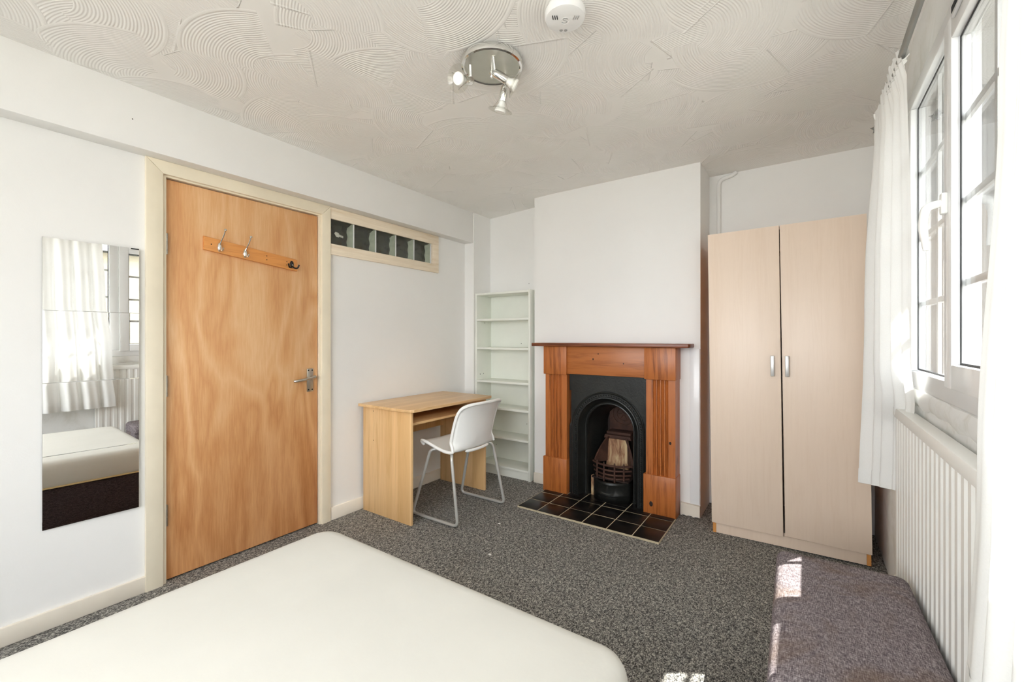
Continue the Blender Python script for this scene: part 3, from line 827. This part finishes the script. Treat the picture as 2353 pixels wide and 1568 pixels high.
# resample smoothly
def catmull(P, m):
    out = []
    for i in range(len(P) - 1):
        p0, p1, p2, p3 = P[max(i - 1, 0)], P[i], P[i + 1], P[min(i + 2, len(P) - 1)]
        for k in range(m):
            t = k / m
            out.append(0.5 * ((2 * p1) + (p2 - p0) * t + (2 * p0 - 5 * p1 + 4 * p2 - p3) * t * t + (3 * p1 - p0 - 3 * p2 + p3) * t ** 3))
    out.append(P[-1]); return out
prof = catmull(prof, 3)
YC = 2.275; rows = []; N = len(prof); edgeL = []; edgeR = []
for j, p in enumerate(prof):
    s = j / (N - 1); row = []
    back = min(1, max(0, (s - 0.5) / 0.16))
    w = 0.212 + 0.010 * math.sin(PI * min(1, s * 1.6)) - 0.018 * max(0, (s - 0.82) / 0.18) ** 2
    for i in range(17):
        u = -1 + 2 * i / 16; a = abs(u)
        wrap = a ** 2.6
        dx = -back * (0.066 - 0.026 * max(0, (s - 0.7) / 0.3)) * wrap              # back curls forward at its sides
        dz = (1 - back) * (0.012 * wrap) + (0.0 if s < 0.9 else -0.015 * a ** 6 * (s - 0.9) / 0.1)
        if s < 0.12: dx += 0.03 * a ** 3 * (1 - s / 0.12)
        row.append(Vector((p.x + dx, YC + u * w, p.z + dz)))
    rows.append(row)
bm = nb(); add_grid(bm, rows)
shell = obj('seat_shell', bm, 'plastic', ch, True)
so = shell.modifiers.new('thickness', 'SOLIDIFY'); so.thickness = 0.005; so.offset = 0
loop = [r[0] for r in rows] + rows[-1][1:-1] + [r[-1] for r in reversed(rows)] + list(reversed(rows[0][1:-1]))
bm = nb(); add_tube(bm, loop, 0.0105, 8, True); obj('shell_rim', bm, 'plastic', ch, True)
bm = nb(); lip = []
for i in range(15):
    u = -0.62 + 1.24 * i / 14
    lip.append((-1.828 + 0.004 - 0.02 * abs(u) ** 2, YC + u * 0.2, 0.462 - 0.004 + 0.010 * u * u))
add_tube(bm, lip, [0.003] + [0.010] * 13 + [0.003], 8); obj('grip_lip', bm, 'plastic', ch, True)
for s, y0 in ((-1, 2.050), (1, 2.535)):
    ys = YC + s * 0.165
    dx = 0.0 if s < 0 else 0.018
    path = smooth_path([(-2.03 + dx, ys, 0.462), (-2.075 + dx, ys + s * 0.03, 0.452), (-2.215 + dx, y0 - s * 0.0, 0.012), (-1.808 + dx, y0, 0.012), (-1.872 + dx, ys + s * 0.046, 0.425), (-1.885 + dx, ys + s * 0.03, 0.452), (-1.93 + dx, ys, 0.452)], 0.04, 7)
    bm = nb(); add_tube(bm, path, 0.0105, 10); obj('sled_leg', bm, 'silver', ch, True)
for x in (-2.03, -1.91):
    bm = nb(); add_tube(bm, [(x, YC - 0.17, 0.458), (x, YC + 0.17, 0.458)], 0.008, 8); obj('cross_bar', bm, 'silver', ch, True)

# ------------------------------------------------------------------ wardrobe (leans a hair to one side)
wr = thing('wardrobe', 'pale maple-effect two-door wardrobe beside the chimney breast', 'wardrobe', (-0.092, 2.90, 0))
wx0, wx1, wy0, wy1, wz = -0.472, 0.286, 2.892, 3.39, 1.838
B('side_panel', wx0, wx0 + 0.018, wy0 + 0.018, wy1, 0.0, wz, 'ward_edge', wr)
B('side_panel', wx1 - 0.018, wx1, wy0 + 0.018, wy1, 0.0, wz, 'ward_edge', wr)
B('top_panel', wx0 + 0.018, wx1 - 0.018, wy0 + 0.020, wy1, wz - 0.018, wz, 'ward', wr)
B('floor_panel', wx0 + 0.018, wx1 - 0.018, wy0 + 0.022, wy1, 0.062, 0.080, 'ward', wr)
B('back_panel', wx0 + 0.018, wx1 - 0.018, wy1 - 0.008, wy1, 0.08, wz - 0.018, 'ward', wr)
B('plinth', wx0 + 0.0185, wx1 - 0.0185, wy0 + 0.020, wy0 + 0.036, 0.0, 0.0615, 'ward', wr)
mid = -0.098
bm = nb(); add_prism(bm, [(wx0 - 0.003, 0.066), (mid - 0.004, 0.066), (mid - 0.002, wz + 0.002), (wx0 - 0.003, wz + 0.002)], wy0 - 0.001, wy0 + 0.015, 'y', bev=0.001)
d1 = obj('door', bm, 'ward', wr, True)
bm = nb(); add_prism(bm, [(mid + 0.006, 0.072), (wx1 + 0.003, 0.066), (wx1 + 0.003, wz + 0.002), (mid + 0.002, wz + 0.002)], wy0 - 0.001, wy0 + 0.015, 'y', bev=0.001)
d2 = obj('door', bm, 'ward', wr, True)
for d, x in ((d1, mid - 0.043), (d2, mid + 0.028)):
    bm = nb(); add_box(bm, x - 0.0095, x + 0.0095, wy0 - 0.022, wy0 - 0.013, 0.978, 1.096, 0.003)
    add_box(bm, x - 0.006, x + 0.006, wy0 - 0.014, wy0 - 0.001, 0.988, 1.000); add_box(bm, x - 0.006, x + 0.006, wy0 - 0.014, wy0 - 0.001, 1.074, 1.086)
    obj('handle', bm, 'alu', d, True, 'satin aluminium bar handle')
bm = nb(); add_tube(bm, [(wx0 + 0.02, 3.14, 1.72), (wx1 - 0.02, 3.14, 1.72)], 0.012, 10); obj('hanging_rail', bm, 'chrome', wr, True)
wr.rotation_euler = (0, math.radians(-0.75), 0)
wr.location.z = 0.006

# painted conduit above the wardrobe
bm = nb(); add_tube(bm, smooth_path([(-0.512, 3.394, 0.30), (-0.512, 3.394, 2.335), (-0.425, 3.394, 2.352), (-0.40, 3.394, 2.372)], 0.05), 0.0135, 12)
tag(obj('conduit_pipe', bm, 'wall', smooth=True), 'white painted pipe bending along the alcove wall above the wardrobe', 'pipe')

# ------------------------------------------------------------------ bed
BX0, BX1, BY0, BY1, BZ = -1.533, -0.318, -0.95, 0.990, 0.480
bb = thing('divan_base', 'dark aubergine-grey fabric divan base under the mattress', 'bed base', (-0.92, 0.02, 0))
bm = nb(); add_box(bm, BX0 + 0.012, BX1 - 0.012, BY0 + 0.01, BY1 - 0.014, 0.035, 0.318, 0.012, 3); obj('divan_box', bm, 'divan', bb, True)
for x in (BX0 + 0.10, BX1 - 0.10):
    for y in (BY0 + 0.12, BY1 - 0.12):
        bm = nb(); add_lathe(bm, [(0.022, 0), (0.026, 0.036)], (x, y, 0), (0, 0, 1), 14); obj('castor_foot', bm, 'black', bb, True)
def rrect(x0, x1, y0, y1, r, n=10):
    pts = []
    for cx, cy, a0 in ((x1 - r, y1 - r, 0), (x0 + r, y1 - r, PI / 2), (x0 + r, y0 + r, PI), (x1 - r, y0 + r, 1.5 * PI)):
        for k in range(n + 1): a = a0 + PI / 2 * k / n; pts.append((cx + r * math.cos(a), cy + r * math.sin(a)))
    return pts
mt = thing('mattress', 'bare cream mattress with rounded corners lying on the divan base', 'mattress', (-0.92, 0.02, 0.318))
bm = nb(); rows = []
R = 0.085
for ins_, z in ((0.022, 0.318), (0.008, 0.326), (0.0, 0.345), (0.0, 0.43), (0.004, 0.452), (0.013, 0.467), (0.027, 0.4755), (0.05, 0.4785), (0.12, 0.480), (0.30, 0.4805)):
    rows.append([(x, y, z) for x, y in rrect(BX0 + ins_, BX1 - ins_, BY0 + ins_, BY1 - ins_, max(R - ins_, 0.012) if ins_ < 0.08 else 0.03)])
vs = add_grid(bm, rows, True); bm.faces.new(vs[-1]); bm.faces.new(list(reversed(vs[0])))
obj('mattress_body', bm, 'mattress', mt, True)
bm = nb(); add_tube(bm, [(x, y, 0.3245) for x, y in rrect(BX0 + 0.007, BX1 - 0.007, BY0 + 0.007, BY1 - 0.007, R)], 0.0055, 6, True); obj('piping', bm, 'piping', mt, True)

# ------------------------------------------------------------------ ottoman
ot = thing('storage_ottoman', 'stained heather-grey fabric storage ottoman in front of the radiator', 'ottoman', (0.105, 1.52, 0))
OX0, OX1, OY0, OY1, OZ = -0.082, 0.2925, 1.16, 1.928, 0.41
def soft_box(x0, x1, y0, y1, prof, r):
    bm = nb(); rows = []
    for ins_, z in prof: rows.append([(x, y, z) for x, y in rrect(x0 + ins_, x1 - ins_, y0 + ins_, y1 - ins_, max(r - ins_ * 0.6, 0.01), 6)])
    vs = add_grid(bm, rows, True); bm.faces.new(vs[-1]); bm.faces.new(list(reversed(vs[0]))); return bm
obj('ottoman_body', soft_box(OX0 + 0.004, OX1 - 0.004, OY0 + 0.004, OY1 - 0.004, [(0.006, 0.0), (0.0, 0.006), (0.0, 0.325), (0.006, 0.33)], 0.02), 'otto', ot, True)
obj('padded_lid', soft_box(OX0, OX1, OY0, OY1, [(0.006, 0.331), (0.0, 0.336), (0.0, 0.380), (0.004, 0.394), (0.013, 0.404), (0.030, 0.409), (0.07, 0.4115), (0.13, 0.412)], 0.03), 'otto', ot, True)
ot.rotation_euler = (0, 0, math.radians(1.0))

# ------------------------------------------------------------------ window
win = thing('window_1', 'white plastic double-glazed window with glazing bars between the curtains', 'window', (0.37, 0.75, WZ0), kind='structure')
FXa, FXb = 0.345, 0.405
def bar(name, y0, y1, z0, z1, xa=FXa, xb=FXb, mat='upvc', bev=0.004, parent=None): return B(name, xa, xb, y0, y1, z0, z1, mat, parent or win, bev=bev)
bar('frame_rail', WY0, WY1, WZ0, 1.075); bar('frame_rail', WY0, WY1, 2.108, WZ1)
bar('frame_stile', 2.300, WY1, 1.075, 2.108); bar('frame_stile', WY0, -0.79, 1.075, 2.108)
mull = [(1.715, 1.785), (1.050, 1.120), (0.38, 0.45), (-0.22, -0.15)]
for a, b in mull: bar('mullion', a, b, 1.075, 2.108)
def glazed(parent, y0, y1, z0, z1, xg, cols):
    g = B('pane', xg, xg + 0.004, y0, y1, z0, z1, 'glass', parent)
    B('pane', xg + 0.020, xg + 0.024, y0, y1, z0, z1, 'glass', parent)
    gk = 0.006
    bm = nb()
    for (a, b, c, d) in ((y0, y1, z0, z0 + gk), (y0, y1, z1 - gk, z1), (y0, y0 + gk, z0 + gk, z1 - gk), (y1 - gk, y1, z0 + gk, z1 - gk)):
        add_box(bm, xg - 0.002, xg + 0.0, a, b, c, d)
    obj('gasket', bm, 'gasket', parent)
    for i in range(1, cols):
        y = y0 + (y1 - y0) * i / cols; B('glazing_bar', xg + 0.007, xg + 0.017, y - 0.009, y + 0.009, z0, z1, 'upvc', parent)
    for i in range(1, 4):
        z = z0 + (z1 - z0) * i / 4; B('glazing_bar', xg + 0.0075, xg + 0.0165, y0, y1, z - 0.009, z + 0.009, 'upvc', parent)
glazed(win, 1.785, 2.300, 1.078, 2.105, 0.368, 2)
glazed(win, 0.45, 1.050, 1.078, 2.105, 0.368, 2)
glazed(win, -0.15, 0.38, 1.078, 2.105, 0.368, 2)
glazed(win, -0.79, -0.22, 1.078, 2.105, 0.368, 2)
# opening sash, its face proud of the frame
sa = B('sash', 0.330, 0.375, 1.120, 1.190, 1.062, 2.090, 'upvc', win, bev=0.004)
def bead(poly, z=None): pass
B('sash_stile', 0.330, 0.375, 1.652, 1.722, 1.062, 2.090, 'upvc', sa, bev=0.004)
B('sash_rail', 0.330, 0.375, 1.190, 1.652, 1.062, 1.130, 'upvc', sa, bev=0.004)
B('sash_rail', 0.330, 0.375, 1.190, 1.652, 2.024, 2.090, 'upvc', sa, bev=0.004)
glazed(sa, 1.190, 1.652, 1.130, 2.024, 0.350, 2)
vent = B('trickle_vent', 0.322, 0.330, 1.19, 1.615, 2.058, 2.092, 'upvc', sa, bev=0.002)
for k in range(6): B('vent_slot', 0.3212, 0.3222, 1.205 + k * 0.068, 1.265 + k * 0.068, 2.067, 2.084, 'black', sa)
# handle
bm = nb(); add_box(bm, 0.316, 0.330, 1.678, 1.702, 1.553, 1.612, 0.004)
hd = obj('handle_base', bm, 'plastic', sa, True)
bm = nb(); add_tube(bm, smooth_path([(0.318, 1.690, 1.585), (0.286, 1.690, 1.578), (0.279, 1.690, 1.530), (0.287, 1.690, 1.455)], 0.03, 8), [0.011] + [0.0115] * 9 + [0.0105] * 8 + [0.007], 12)
obj('handle_lever', bm, 'plastic', hd, True)

# unseen window added behind the bed head as a source of fill light
w3 = thing('window_fill', 'unseen window added in the wall behind the bed head for fill light', 'window', (-1.05, -1.2, 0.78), kind='structure')
for (x0, x1, z0, z1) in ((-1.90, 0.26, 0.78, 0.84), (-1.90, 0.26, 2.12, 2.18)): B('frame_rail', x0, x1, -1.23, -1.17, z0, z1, 'upvc', w3, bev=0.003)
for x in (-1.90, -1.20, -0.50, 0.20): B('frame_stile', x, x + 0.06, -1.23, -1.17, 0.84, 2.12, 'upvc', w3, bev=0.003)
for x in (-1.84, -1.14, -0.44): B('pane', x, x + 0.64, -1.205, -1.201, 0.84, 2.12, 'glass', w3)

# ------------------------------------------------------------------ curtain pole and curtains
RX, RZ_ = 0.270, 2.160
cp = thing('curtain_pole', 'grey metal curtain pole with star finial above the window', 'curtain pole', (RX, 1.0, RZ_))
bm = nb(); add_tube(bm, [(RX, -0.75, RZ_), (RX, 2.535, RZ_)], 0.0095, 14); obj('pole', bm, 'pole', cp, True)
bm = nb(); add_lathe(bm, [(0.0125, 0), (0.0125, 0.022), (0.009, 0.028), (0.006, 0.034)], (RX, 2.530, RZ_), (0, 1, 0), 14); fin = obj('finial_collar', bm, 'pole', cp, True)
bm = nb(); star = []
for k in range(10):
    r = 0.024 if k % 2 == 0 else 0.010; a = PI / 2 + k * PI / 5; star.append((RX + r * math.cos(a), RZ_ + r * math.sin(a)))
add_prism(bm, star, 2.562, 2.569, 'y', bev=0.001); obj('star_finial', bm, 'pole', fin)
for y in (2.46, 0.15):
    bm = nb(); add_tube(bm, smooth_path([(RW, y, RZ_ + 0.03), (RX + 0.02, y, RZ_ + 0.03), (RX - 0.004, y, RZ_ - 0.010), (RX - 0.016, y, RZ_ + 0.008), (RX - 0.018, y, RZ_ + 0.026)], 0.015), 0.0045, 8)
    add_lathe(bm, [(0.017, 0), (0.014, 0.006)], (RW, y, RZ_ + 0.03), (-1, 0, 0), 14); obj('bracket', bm, 'plastic', cp, True)

def curtain(name, label, nearf, farf, zb0, zb1, folds, amp, ztop=2.185, seedn=1, nu=150, nv=48):
    """nearf / farf give (x, y) of the two side edges for a height z"""
    rnd = random.Random(seedn); ph = [rnd.uniform(0, 6.28) for _ in range(6)]
    root = thing(name, label, 'curtain', (0.27, nearf(1.5)[1], 1.4), 'white curtains at the window')
    bm = nb(); rows = []; hem = []
    for j in range(nv + 1):
        v = j / nv; row = []
        for i in range(nu + 1):
            u = i / nu
            zb = zb0 + (zb1 - zb0) * u
            z = ztop + (zb - ztop) * v
            if v == 0: z += 0.010 * math.sin(u * 61 + ph[3]) + 0.006 * math.sin(u * 117)
            xn, yn = nearf(z); xf, yf = farf(z)
            x = xn + (xf - xn) * u ** 1.5; y = yn + (yf - yn) * u
            ramp_ = min(1.0, 0.12 + 2.4 * u) * min(1.0, 0.2 + 8 * (1 - u)) * min(1.0, 0.22 + v * 2.2)
            w = math.sin(2 * PI * folds * u + ph[0] + 0.5 * math.sin(2.2 * v + ph[1])) + 0.45 * math.sin(2 * PI * folds * 2.1 * u + ph[2]) + 0.25 * math.sin(2 * PI * folds * 0.47 * u + ph[4])
            x += amp * ramp_ * w - amp * 0.4
            y += 0.35 * amp * ramp_ * math.cos(2 * PI * folds * u + ph[0])
            if v < 0.07:   # gathered heading hugs the pole
                x = RX - 0.013 + 0.004 * math.sin(u * 80 + ph[5]) + (x - RX + 0.013) * (v / 0.07)
            row.append((x, y, z))
        rows.append(row)
    add_grid(bm, rows); body = obj('drop', bm, 'cloth', root, True)
    # stitched hem and pole casing
    bm = nb(); h0 = rows[-3]; h1 = rows[-1]
    add_grid(bm, [[(p[0] - 0.0018, p[1] - 0.0012, p[2] - 0.004) for p in h0], [(p[0] - 0.002, p[1] - 0.0012, p[2] + 0.001) for p in h1], [(p[0] + 0.001, p[1], p[2] - 0.0005) for p in h1]])
    obj('hem', bm, 'cloth', root, True)
    bm = nb(); rws = []
    for i in range(nu + 1):
        u = i / nu; xn, yn = nearf(ztop); xf, yf = farf(ztop); y = yn + (yf - yn) * u
        wob = 0.004 * math.sin(u * 80 + ph[5]); fr_ = 0.010 * math.sin(u * 61 + ph[3]) + 0.006 * math.sin(u * 95)
        rws.append([(RX + 0.006 + wob * 2.0, y, ztop + 0.014 + fr_), (RX + 0.013 + wob, y, RZ_ + 0.006), (RX + 0.015 + wob, y, RZ_ - 0.008), (RX + 0.004 + wob, y, RZ_ - 0.020), (RX - 0.008 + wob, y, RZ_ - 0.024)])
    add_grid(bm, rws); obj('pole_casing', bm, 'cloth', root, True)
    return root

def lerp_tab(tab):
    def f(z):
        tab_s = sorted(tab)
        if z <= tab_s[0][0]: return tab_s[0][1:]
        for a, b in zip(tab_s, tab_s[1:]):
            if z <= b[0]:
                t = (z - a[0]) / (b[0] - a[0]); t = t * t * (3 - 2 * t)
                return tuple(p + (q - p) * t for p, q in zip(a[1:], b[1:]))
        return tab_s[-1][1:]
    return f
curtain('curtain', 'white cotton curtain bunched beside the wardrobe', lerp_tab([(0.5, 0.343, 2.24), (0.84, 0.343, 2.22), (0.96, 0.330, 2.09), (1.12, 0.306, 1.995), (1.5, 0.302, 1.965), (2.2, 0.285, 1.93)]),
        lerp_tab([(0.5, 0.212, 2.52), (1.3, 0.236, 2.50), (2.2, 0.262, 2.47)]), 0.60, 0.545, 5.0, 0.016, seedn=3)
curtain('curtain', 'white cotton curtain drawn across the near end of the window', lerp_tab([(0.5, 0.222, 0.20), (2.2, 0.262, 0.20)]),
        lerp_tab([(0.5, 0.249, 1.09), (1.0, 0.255, 1.05), (1.6, 0.270, 1.01), (2.2, 0.288, 0.99)]), 0.56, 0.57, 6.5, 0.022, seedn=11)

# ------------------------------------------------------------------ radiator
rd = thing('radiator', 'white fluted panel radiator with top grille below the window', 'radiator', (0.31, 1.6, 0.15))
RY0, RY1, RZ0, RZ1 = 0.96, 2.298, 0.14, 0.902
bm = nb(); prof = []
n = int((RY1 - RY0) / 0.05); 
yy = RY0
pr = []
for k in range(n):
    a = RY0 + (RY1 - RY0) * k / n; w = (RY1 - RY0) / n
    pr += [(0.3045, a), (0.3045, a + 0.24 * w), (0.2995, a + 0.40 * w), (0.2995, a + 0.84 * w)]
pr += [(0.3045, RY1), (0.328, RY1), (0.328, RY0)]
add_prism(bm, pr, RZ0, RZ1, 'z'); obj('fluted_panel', bm, 'radiator', rd)
cap = B('top_grille', 0.2935, 0.338, RY0 - 0.006, RY1 + 0.008, 0.888, 0.928, 'radiator', rd, bev=0.005)
for s, y in ((0, RY0), (1, RY1)): B('side_cover', 0.306, 0.338, y - 0.004, y + 0.004, RZ0 + 0.01, 0.89, 'radiator', rd, bev=0.001)
bm = nb(); add_tube(bm, smooth_path([(0.316, 2.30, 0.19), (0.316, 2.345, 0.19), (0.316, 2.345, 0.0)], 0.02), 0.0085, 10); obj('feed_pipe', bm, 'radiator', rd, True)
bm = nb(); add_lathe(bm, [(0.013, 0), (0.016, 0.004), (0.016, 0.035), (0.010, 0.042)], (0.316, 2.345, 0.19), (0, 0, 1), 14); obj('valve_cap', bm, 'ceramic', rd, True)
for y in (1.15, 2.1): B('wall_bracket', 0.328, 0.349, y - 0.02, y + 0.02, 0.3, 0.8, 'radiator', rd)

# ------------------------------------------------------------------ ceiling spotlight
LX, LY = -1.098, 1.462
cz = CEIL
sl = thing('ceiling_spotlight', 'round chrome ceiling light with three spot heads', 'ceiling light', (LX, LY, cz))
bm = nb(); add_lathe(bm, [(0.128, 0.0), (0.131, -0.006), (0.131, -0.018), (0.128, -0.027), (0.121, -0.030), (0.116, -0.027)], (LX, LY, cz), (0, 0, 1), 48, False)
obj('plate_rim', bm, 'chrome', sl, True)
bm = nb(); add_lathe(bm, [(0.117, -0.0265), (0.08, -0.025), (0.0, -0.024)], (LX, LY, cz), (0, 0, 1), 48, False); obj('plate_disc', bm, 'steel', sl, True)
bm = nb(); add_lathe(bm, [(0.006, -0.024), (0.006, -0.04), (0.010, -0.044), (0.010, -0.052), (0.004, -0.058), (0.009, -0.064), (0.006, -0.070), (0, -0.071)], (LX, LY, cz), (0, 0, 1), 16); obj('centre_knob', bm, 'chrome', sl, True)
def spot(base, joint, aim, name='spot_head'):
    """base: point on the plate, joint: elbow, aim: direction the lamp points"""
    base, joint, aim = Vector(base), Vector(joint), Vector(aim).normalized()
    bm = nb(); add_tube(bm, [base, base.lerp(joint, 0.9)], 0.0065, 10); add_lathe(bm, [(0, -0.010), (0.0075, -0.006), (0.010, 0), (0.0075, 0.006), (0, 0.010)], joint, (0, 0, 1), 12)
    arm = obj('spot_arm', bm, 'chrome', sl, True)
    bm = nb(); add_lathe(bm, [(0.0, -0.008), (0.010, -0.006), (0.0160, 0.002), (0.0180, 0.012), (0.0180, 0.060), (0.0170, 0.062)], joint - aim * 0.004, aim, 20)
    hd = obj(name, bm, 'chrome', sl, True)
    e = joint + aim * 0.056
    bm = nb(); add_lathe(bm, [(0.0135, 0), (0.0140, 0.012), (0.020, 0.024), (0.0245, 0.036), (0.0255, 0.041), (0.023, 0.0455), (0.0, 0.048)], e, aim, 24); obj('bulb', bm, 'bulb', hd, True)
    bm = nb(); add_lathe(bm, [(0.0255, 0.026), (0.050, 0.037), (0.053, 0.0385), (0.053, 0.0405), (0.049, 0.040), (0.0255, 0.029)], e, aim, 32, False); obj('glass_ring', bm, 'lampglass', hd, True)
    q = aim.to_track_quat('Z', 'Y')
    for a in (0.2, 0.2 + 2.09, 0.2 + 4.19):
        rad = q @ Vector((math.cos(a), math.sin(a), 0))
        bm = nb(); add_tube(bm, [e - aim * 0.004 + rad * 0.0165, e + aim * 0.034 + rad * 0.036], 0.0013, 6)
        bmesh.ops.create_icosphere(bm, subdivisions=1, radius=0.003, matrix=Matrix.Translation(e + aim * 0.035 + rad * 0.037)); obj('clip_wire', bm, 'nickel', hd, True)
def lampdir(u, v, w): return Vector((math.cos(YAW), math.sin(YAW), 0)) * u + Vector((-math.sin(YAW), math.cos(YAW), 0)) * v + Vector((0, 0, w))
def lamppt(u, v, w): return Vector((LX, LY, cz)) + lampdir(u, v, w)
spot(lamppt(-0.090, -0.02, -0.025), lamppt(-0.090, 0.012, -0.075), lampdir(-0.42, -0.75, -0.35))
spot(lamppt(0.008, -0.075, -0.025), lamppt(0.014, -0.035, -0.070), lampdir(0.80, 0.10, -0.42))
spot(lamppt(0.056, 0.070, -0.025), lamppt(0.056, 0.050, -0.080), lampdir(-0.22, 0.22, -0.90))

# ------------------------------------------------------------------ smoke alarm
AX, AY = -0.702, 1.366
al = thing('smoke_alarm', 'round white smoke alarm fixed to the ceiling', 'smoke alarm', (AX, AY, CEIL))
bm = nb(); add_lathe(bm, [(0.061, 0.0), (0.062, -0.014), (0.064, -0.015)], (AX, AY, CEIL), (0, 0, 1), 48, False); obj('mounting_base', bm, 'alarm', al, True)
bm = nb(); add_lathe(bm, [(0.064, -0.014), (0.0705, -0.017), (0.0715, -0.022), (0.071, -0.036), (0.068, -0.043), (0.062, -0.0455), (0.0, -0.046)], (AX, AY, CEIL), (0, 0, 1), 48, False); body = obj('alarm_body', bm, 'alarm', al, True)
# frame of reference on the face: v points to the far side of the room as the camera sees it
fw = Vector((-math.sin(YAW), math.cos(YAW), 0)); rt = Vector((math.cos(YAW), math.sin(YAW), 0))
def face(u, v, dz=-0.0462): return Vector((AX, AY, CEIL + dz)) + rt * u + fw * v
for side in (-1, 1):
    for k in range(3):
        c = face(side * 0.037 + (k - 1) * 0.0075, -0.012)
        bm = nb(); add_tube(bm, [c - fw * 0.009 + rt * 0.002 * side, c + fw * 0.009 - rt * 0.002 * side], 0.0016, 6); obj('vent_slot', bm, 'gasket' if side < 0 else 'grey_plastic', body)
bm = nb(); add_tube(bm, [face(0.015 * math.cos(a * 2 * PI / 28), 0.004 + 0.016 * math.sin(a * 2 * PI / 28), -0.0460) for a in range(28)], 0.0012, 6, True)
obj('test_button', bm, 'alarm', body, True)
bm = nb(); ss = [(0.009, -0.001), (0.004, -0.004), (-0.005, -0.004), (-0.008, 0.001), (-0.004, 0.006), (0.004, 0.009), (0.009, 0.013), (0.004, 0.018), (-0.005, 0.018), (-0.010, 0.015)]
add_tube(bm, [face(a, b - 0.004, -0.0462) for a, b in smooth_path([(p[0], p[1], 0) for p in ss], 0.004) and [(q.x, q.y) for q in smooth_path([(p[0], p[1], 0) for p in ss], 0.004)]], 0.0014, 6); obj('maker_emblem', bm, 'grey_plastic', body, True)
for u in (-0.008, 0.008):
    bm = nb(); add_lathe(bm, [(0.0068, 0), (0.006, 0.0012), (0, 0.0014)], face(u, 0.052, -0.0455), (0, 0, -1), 14); obj('sensor_window', bm, 'grey_plastic', body, True)

# ------------------------------------------------------------------ little things
for (x, y, lab) in ((-1.635, 2.255, 'tiny scrap of white paper on the carpet beside the chair'), (-1.445, 1.905, 'tiny scrap of white paper on the carpet before the mattress')):
    bm = nb(); add_prism(bm, [(x - 0.008, y - 0.004), (x + 0.006, y - 0.006), (x + 0.009, y + 0.003), (x - 0.004, y + 0.006)], 0.001, 0.004, 'z'); tag(obj('paper_scrap', bm, 'paper'), lab, 'scrap')

# ------------------------------------------------------------------ outside
bm = nb(); add_box(bm, 0.62, 0.84, -3.0, 5.0, 2.31, 2.40); struct(obj('trim_5', bm, 'roof'), 'grey roof overhang outside above the window', 'overhang')
bm = nb(); add_box(bm, -14, 14, -16, 18, -0.30, -0.20); struct(obj('floor_yard', bm, 'ground'), 'pale concrete yard outside the window', 'ground')
nbh = thing('neighbour_house', 'pale rendered house with grey roof across the yard', 'house', (9.0, 2.0, -0.2))
B('house_wall', 7.2, 11.0, -6.0, 9.0, -0.2, 3.0, 'wall_ext', nbh)
bm = nb(); add_prism(bm, [(6.9, 3.0), (11.3, 3.0), (9.1, 4.4)], -6.2, 9.2, 'y'); obj('house_roof', bm, 'roof', nbh)

# masonry skin darkened to dim the panes; extension wall added to block bright sky
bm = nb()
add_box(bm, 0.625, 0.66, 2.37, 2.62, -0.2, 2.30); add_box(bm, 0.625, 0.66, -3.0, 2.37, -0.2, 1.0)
struct(obj('wall_exterior', bm, 'ext_dark'), 'darkened outer face of the house below the window', 'wall')
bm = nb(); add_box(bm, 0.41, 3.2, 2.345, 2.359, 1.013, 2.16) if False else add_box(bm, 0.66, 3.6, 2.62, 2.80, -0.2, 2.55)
struct(obj('wall_sky_screen', bm, 'ext_dark'), 'wall added beside the window to block bright sky behind the panes', 'wall')
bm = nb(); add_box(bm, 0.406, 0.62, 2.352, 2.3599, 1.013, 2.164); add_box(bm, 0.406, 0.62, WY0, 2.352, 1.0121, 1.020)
struct(obj('trim_6', bm, 'ext_dark'), 'darkened outer reveal and sill of the window', 'reveal')

# nail holes left in the plaster
for par, (x, y, z), d in (('trim_1', (-2.4922, 0.640, 2.185), (1, 0, 0)), ('wall_back_left', (-2.05, 3.2848, 1.69), (0, -1, 0)), ('wall_chimney_breast', (-1.62, 3.0798, 2.07), (0, -1, 0)), ('wall_chimney_breast', (-1.02, 3.0798, 1.98), (0, -1, 0))):
    bm = nb(); add_lathe(bm, [(0.0032, 0), (0.0, 0.0012)], (x, y, z), d, 8)
    obj('nail_hole', bm, 'black' if par != 'wall_chimney_breast' else 'wall_old', bpy.data.objects[par])
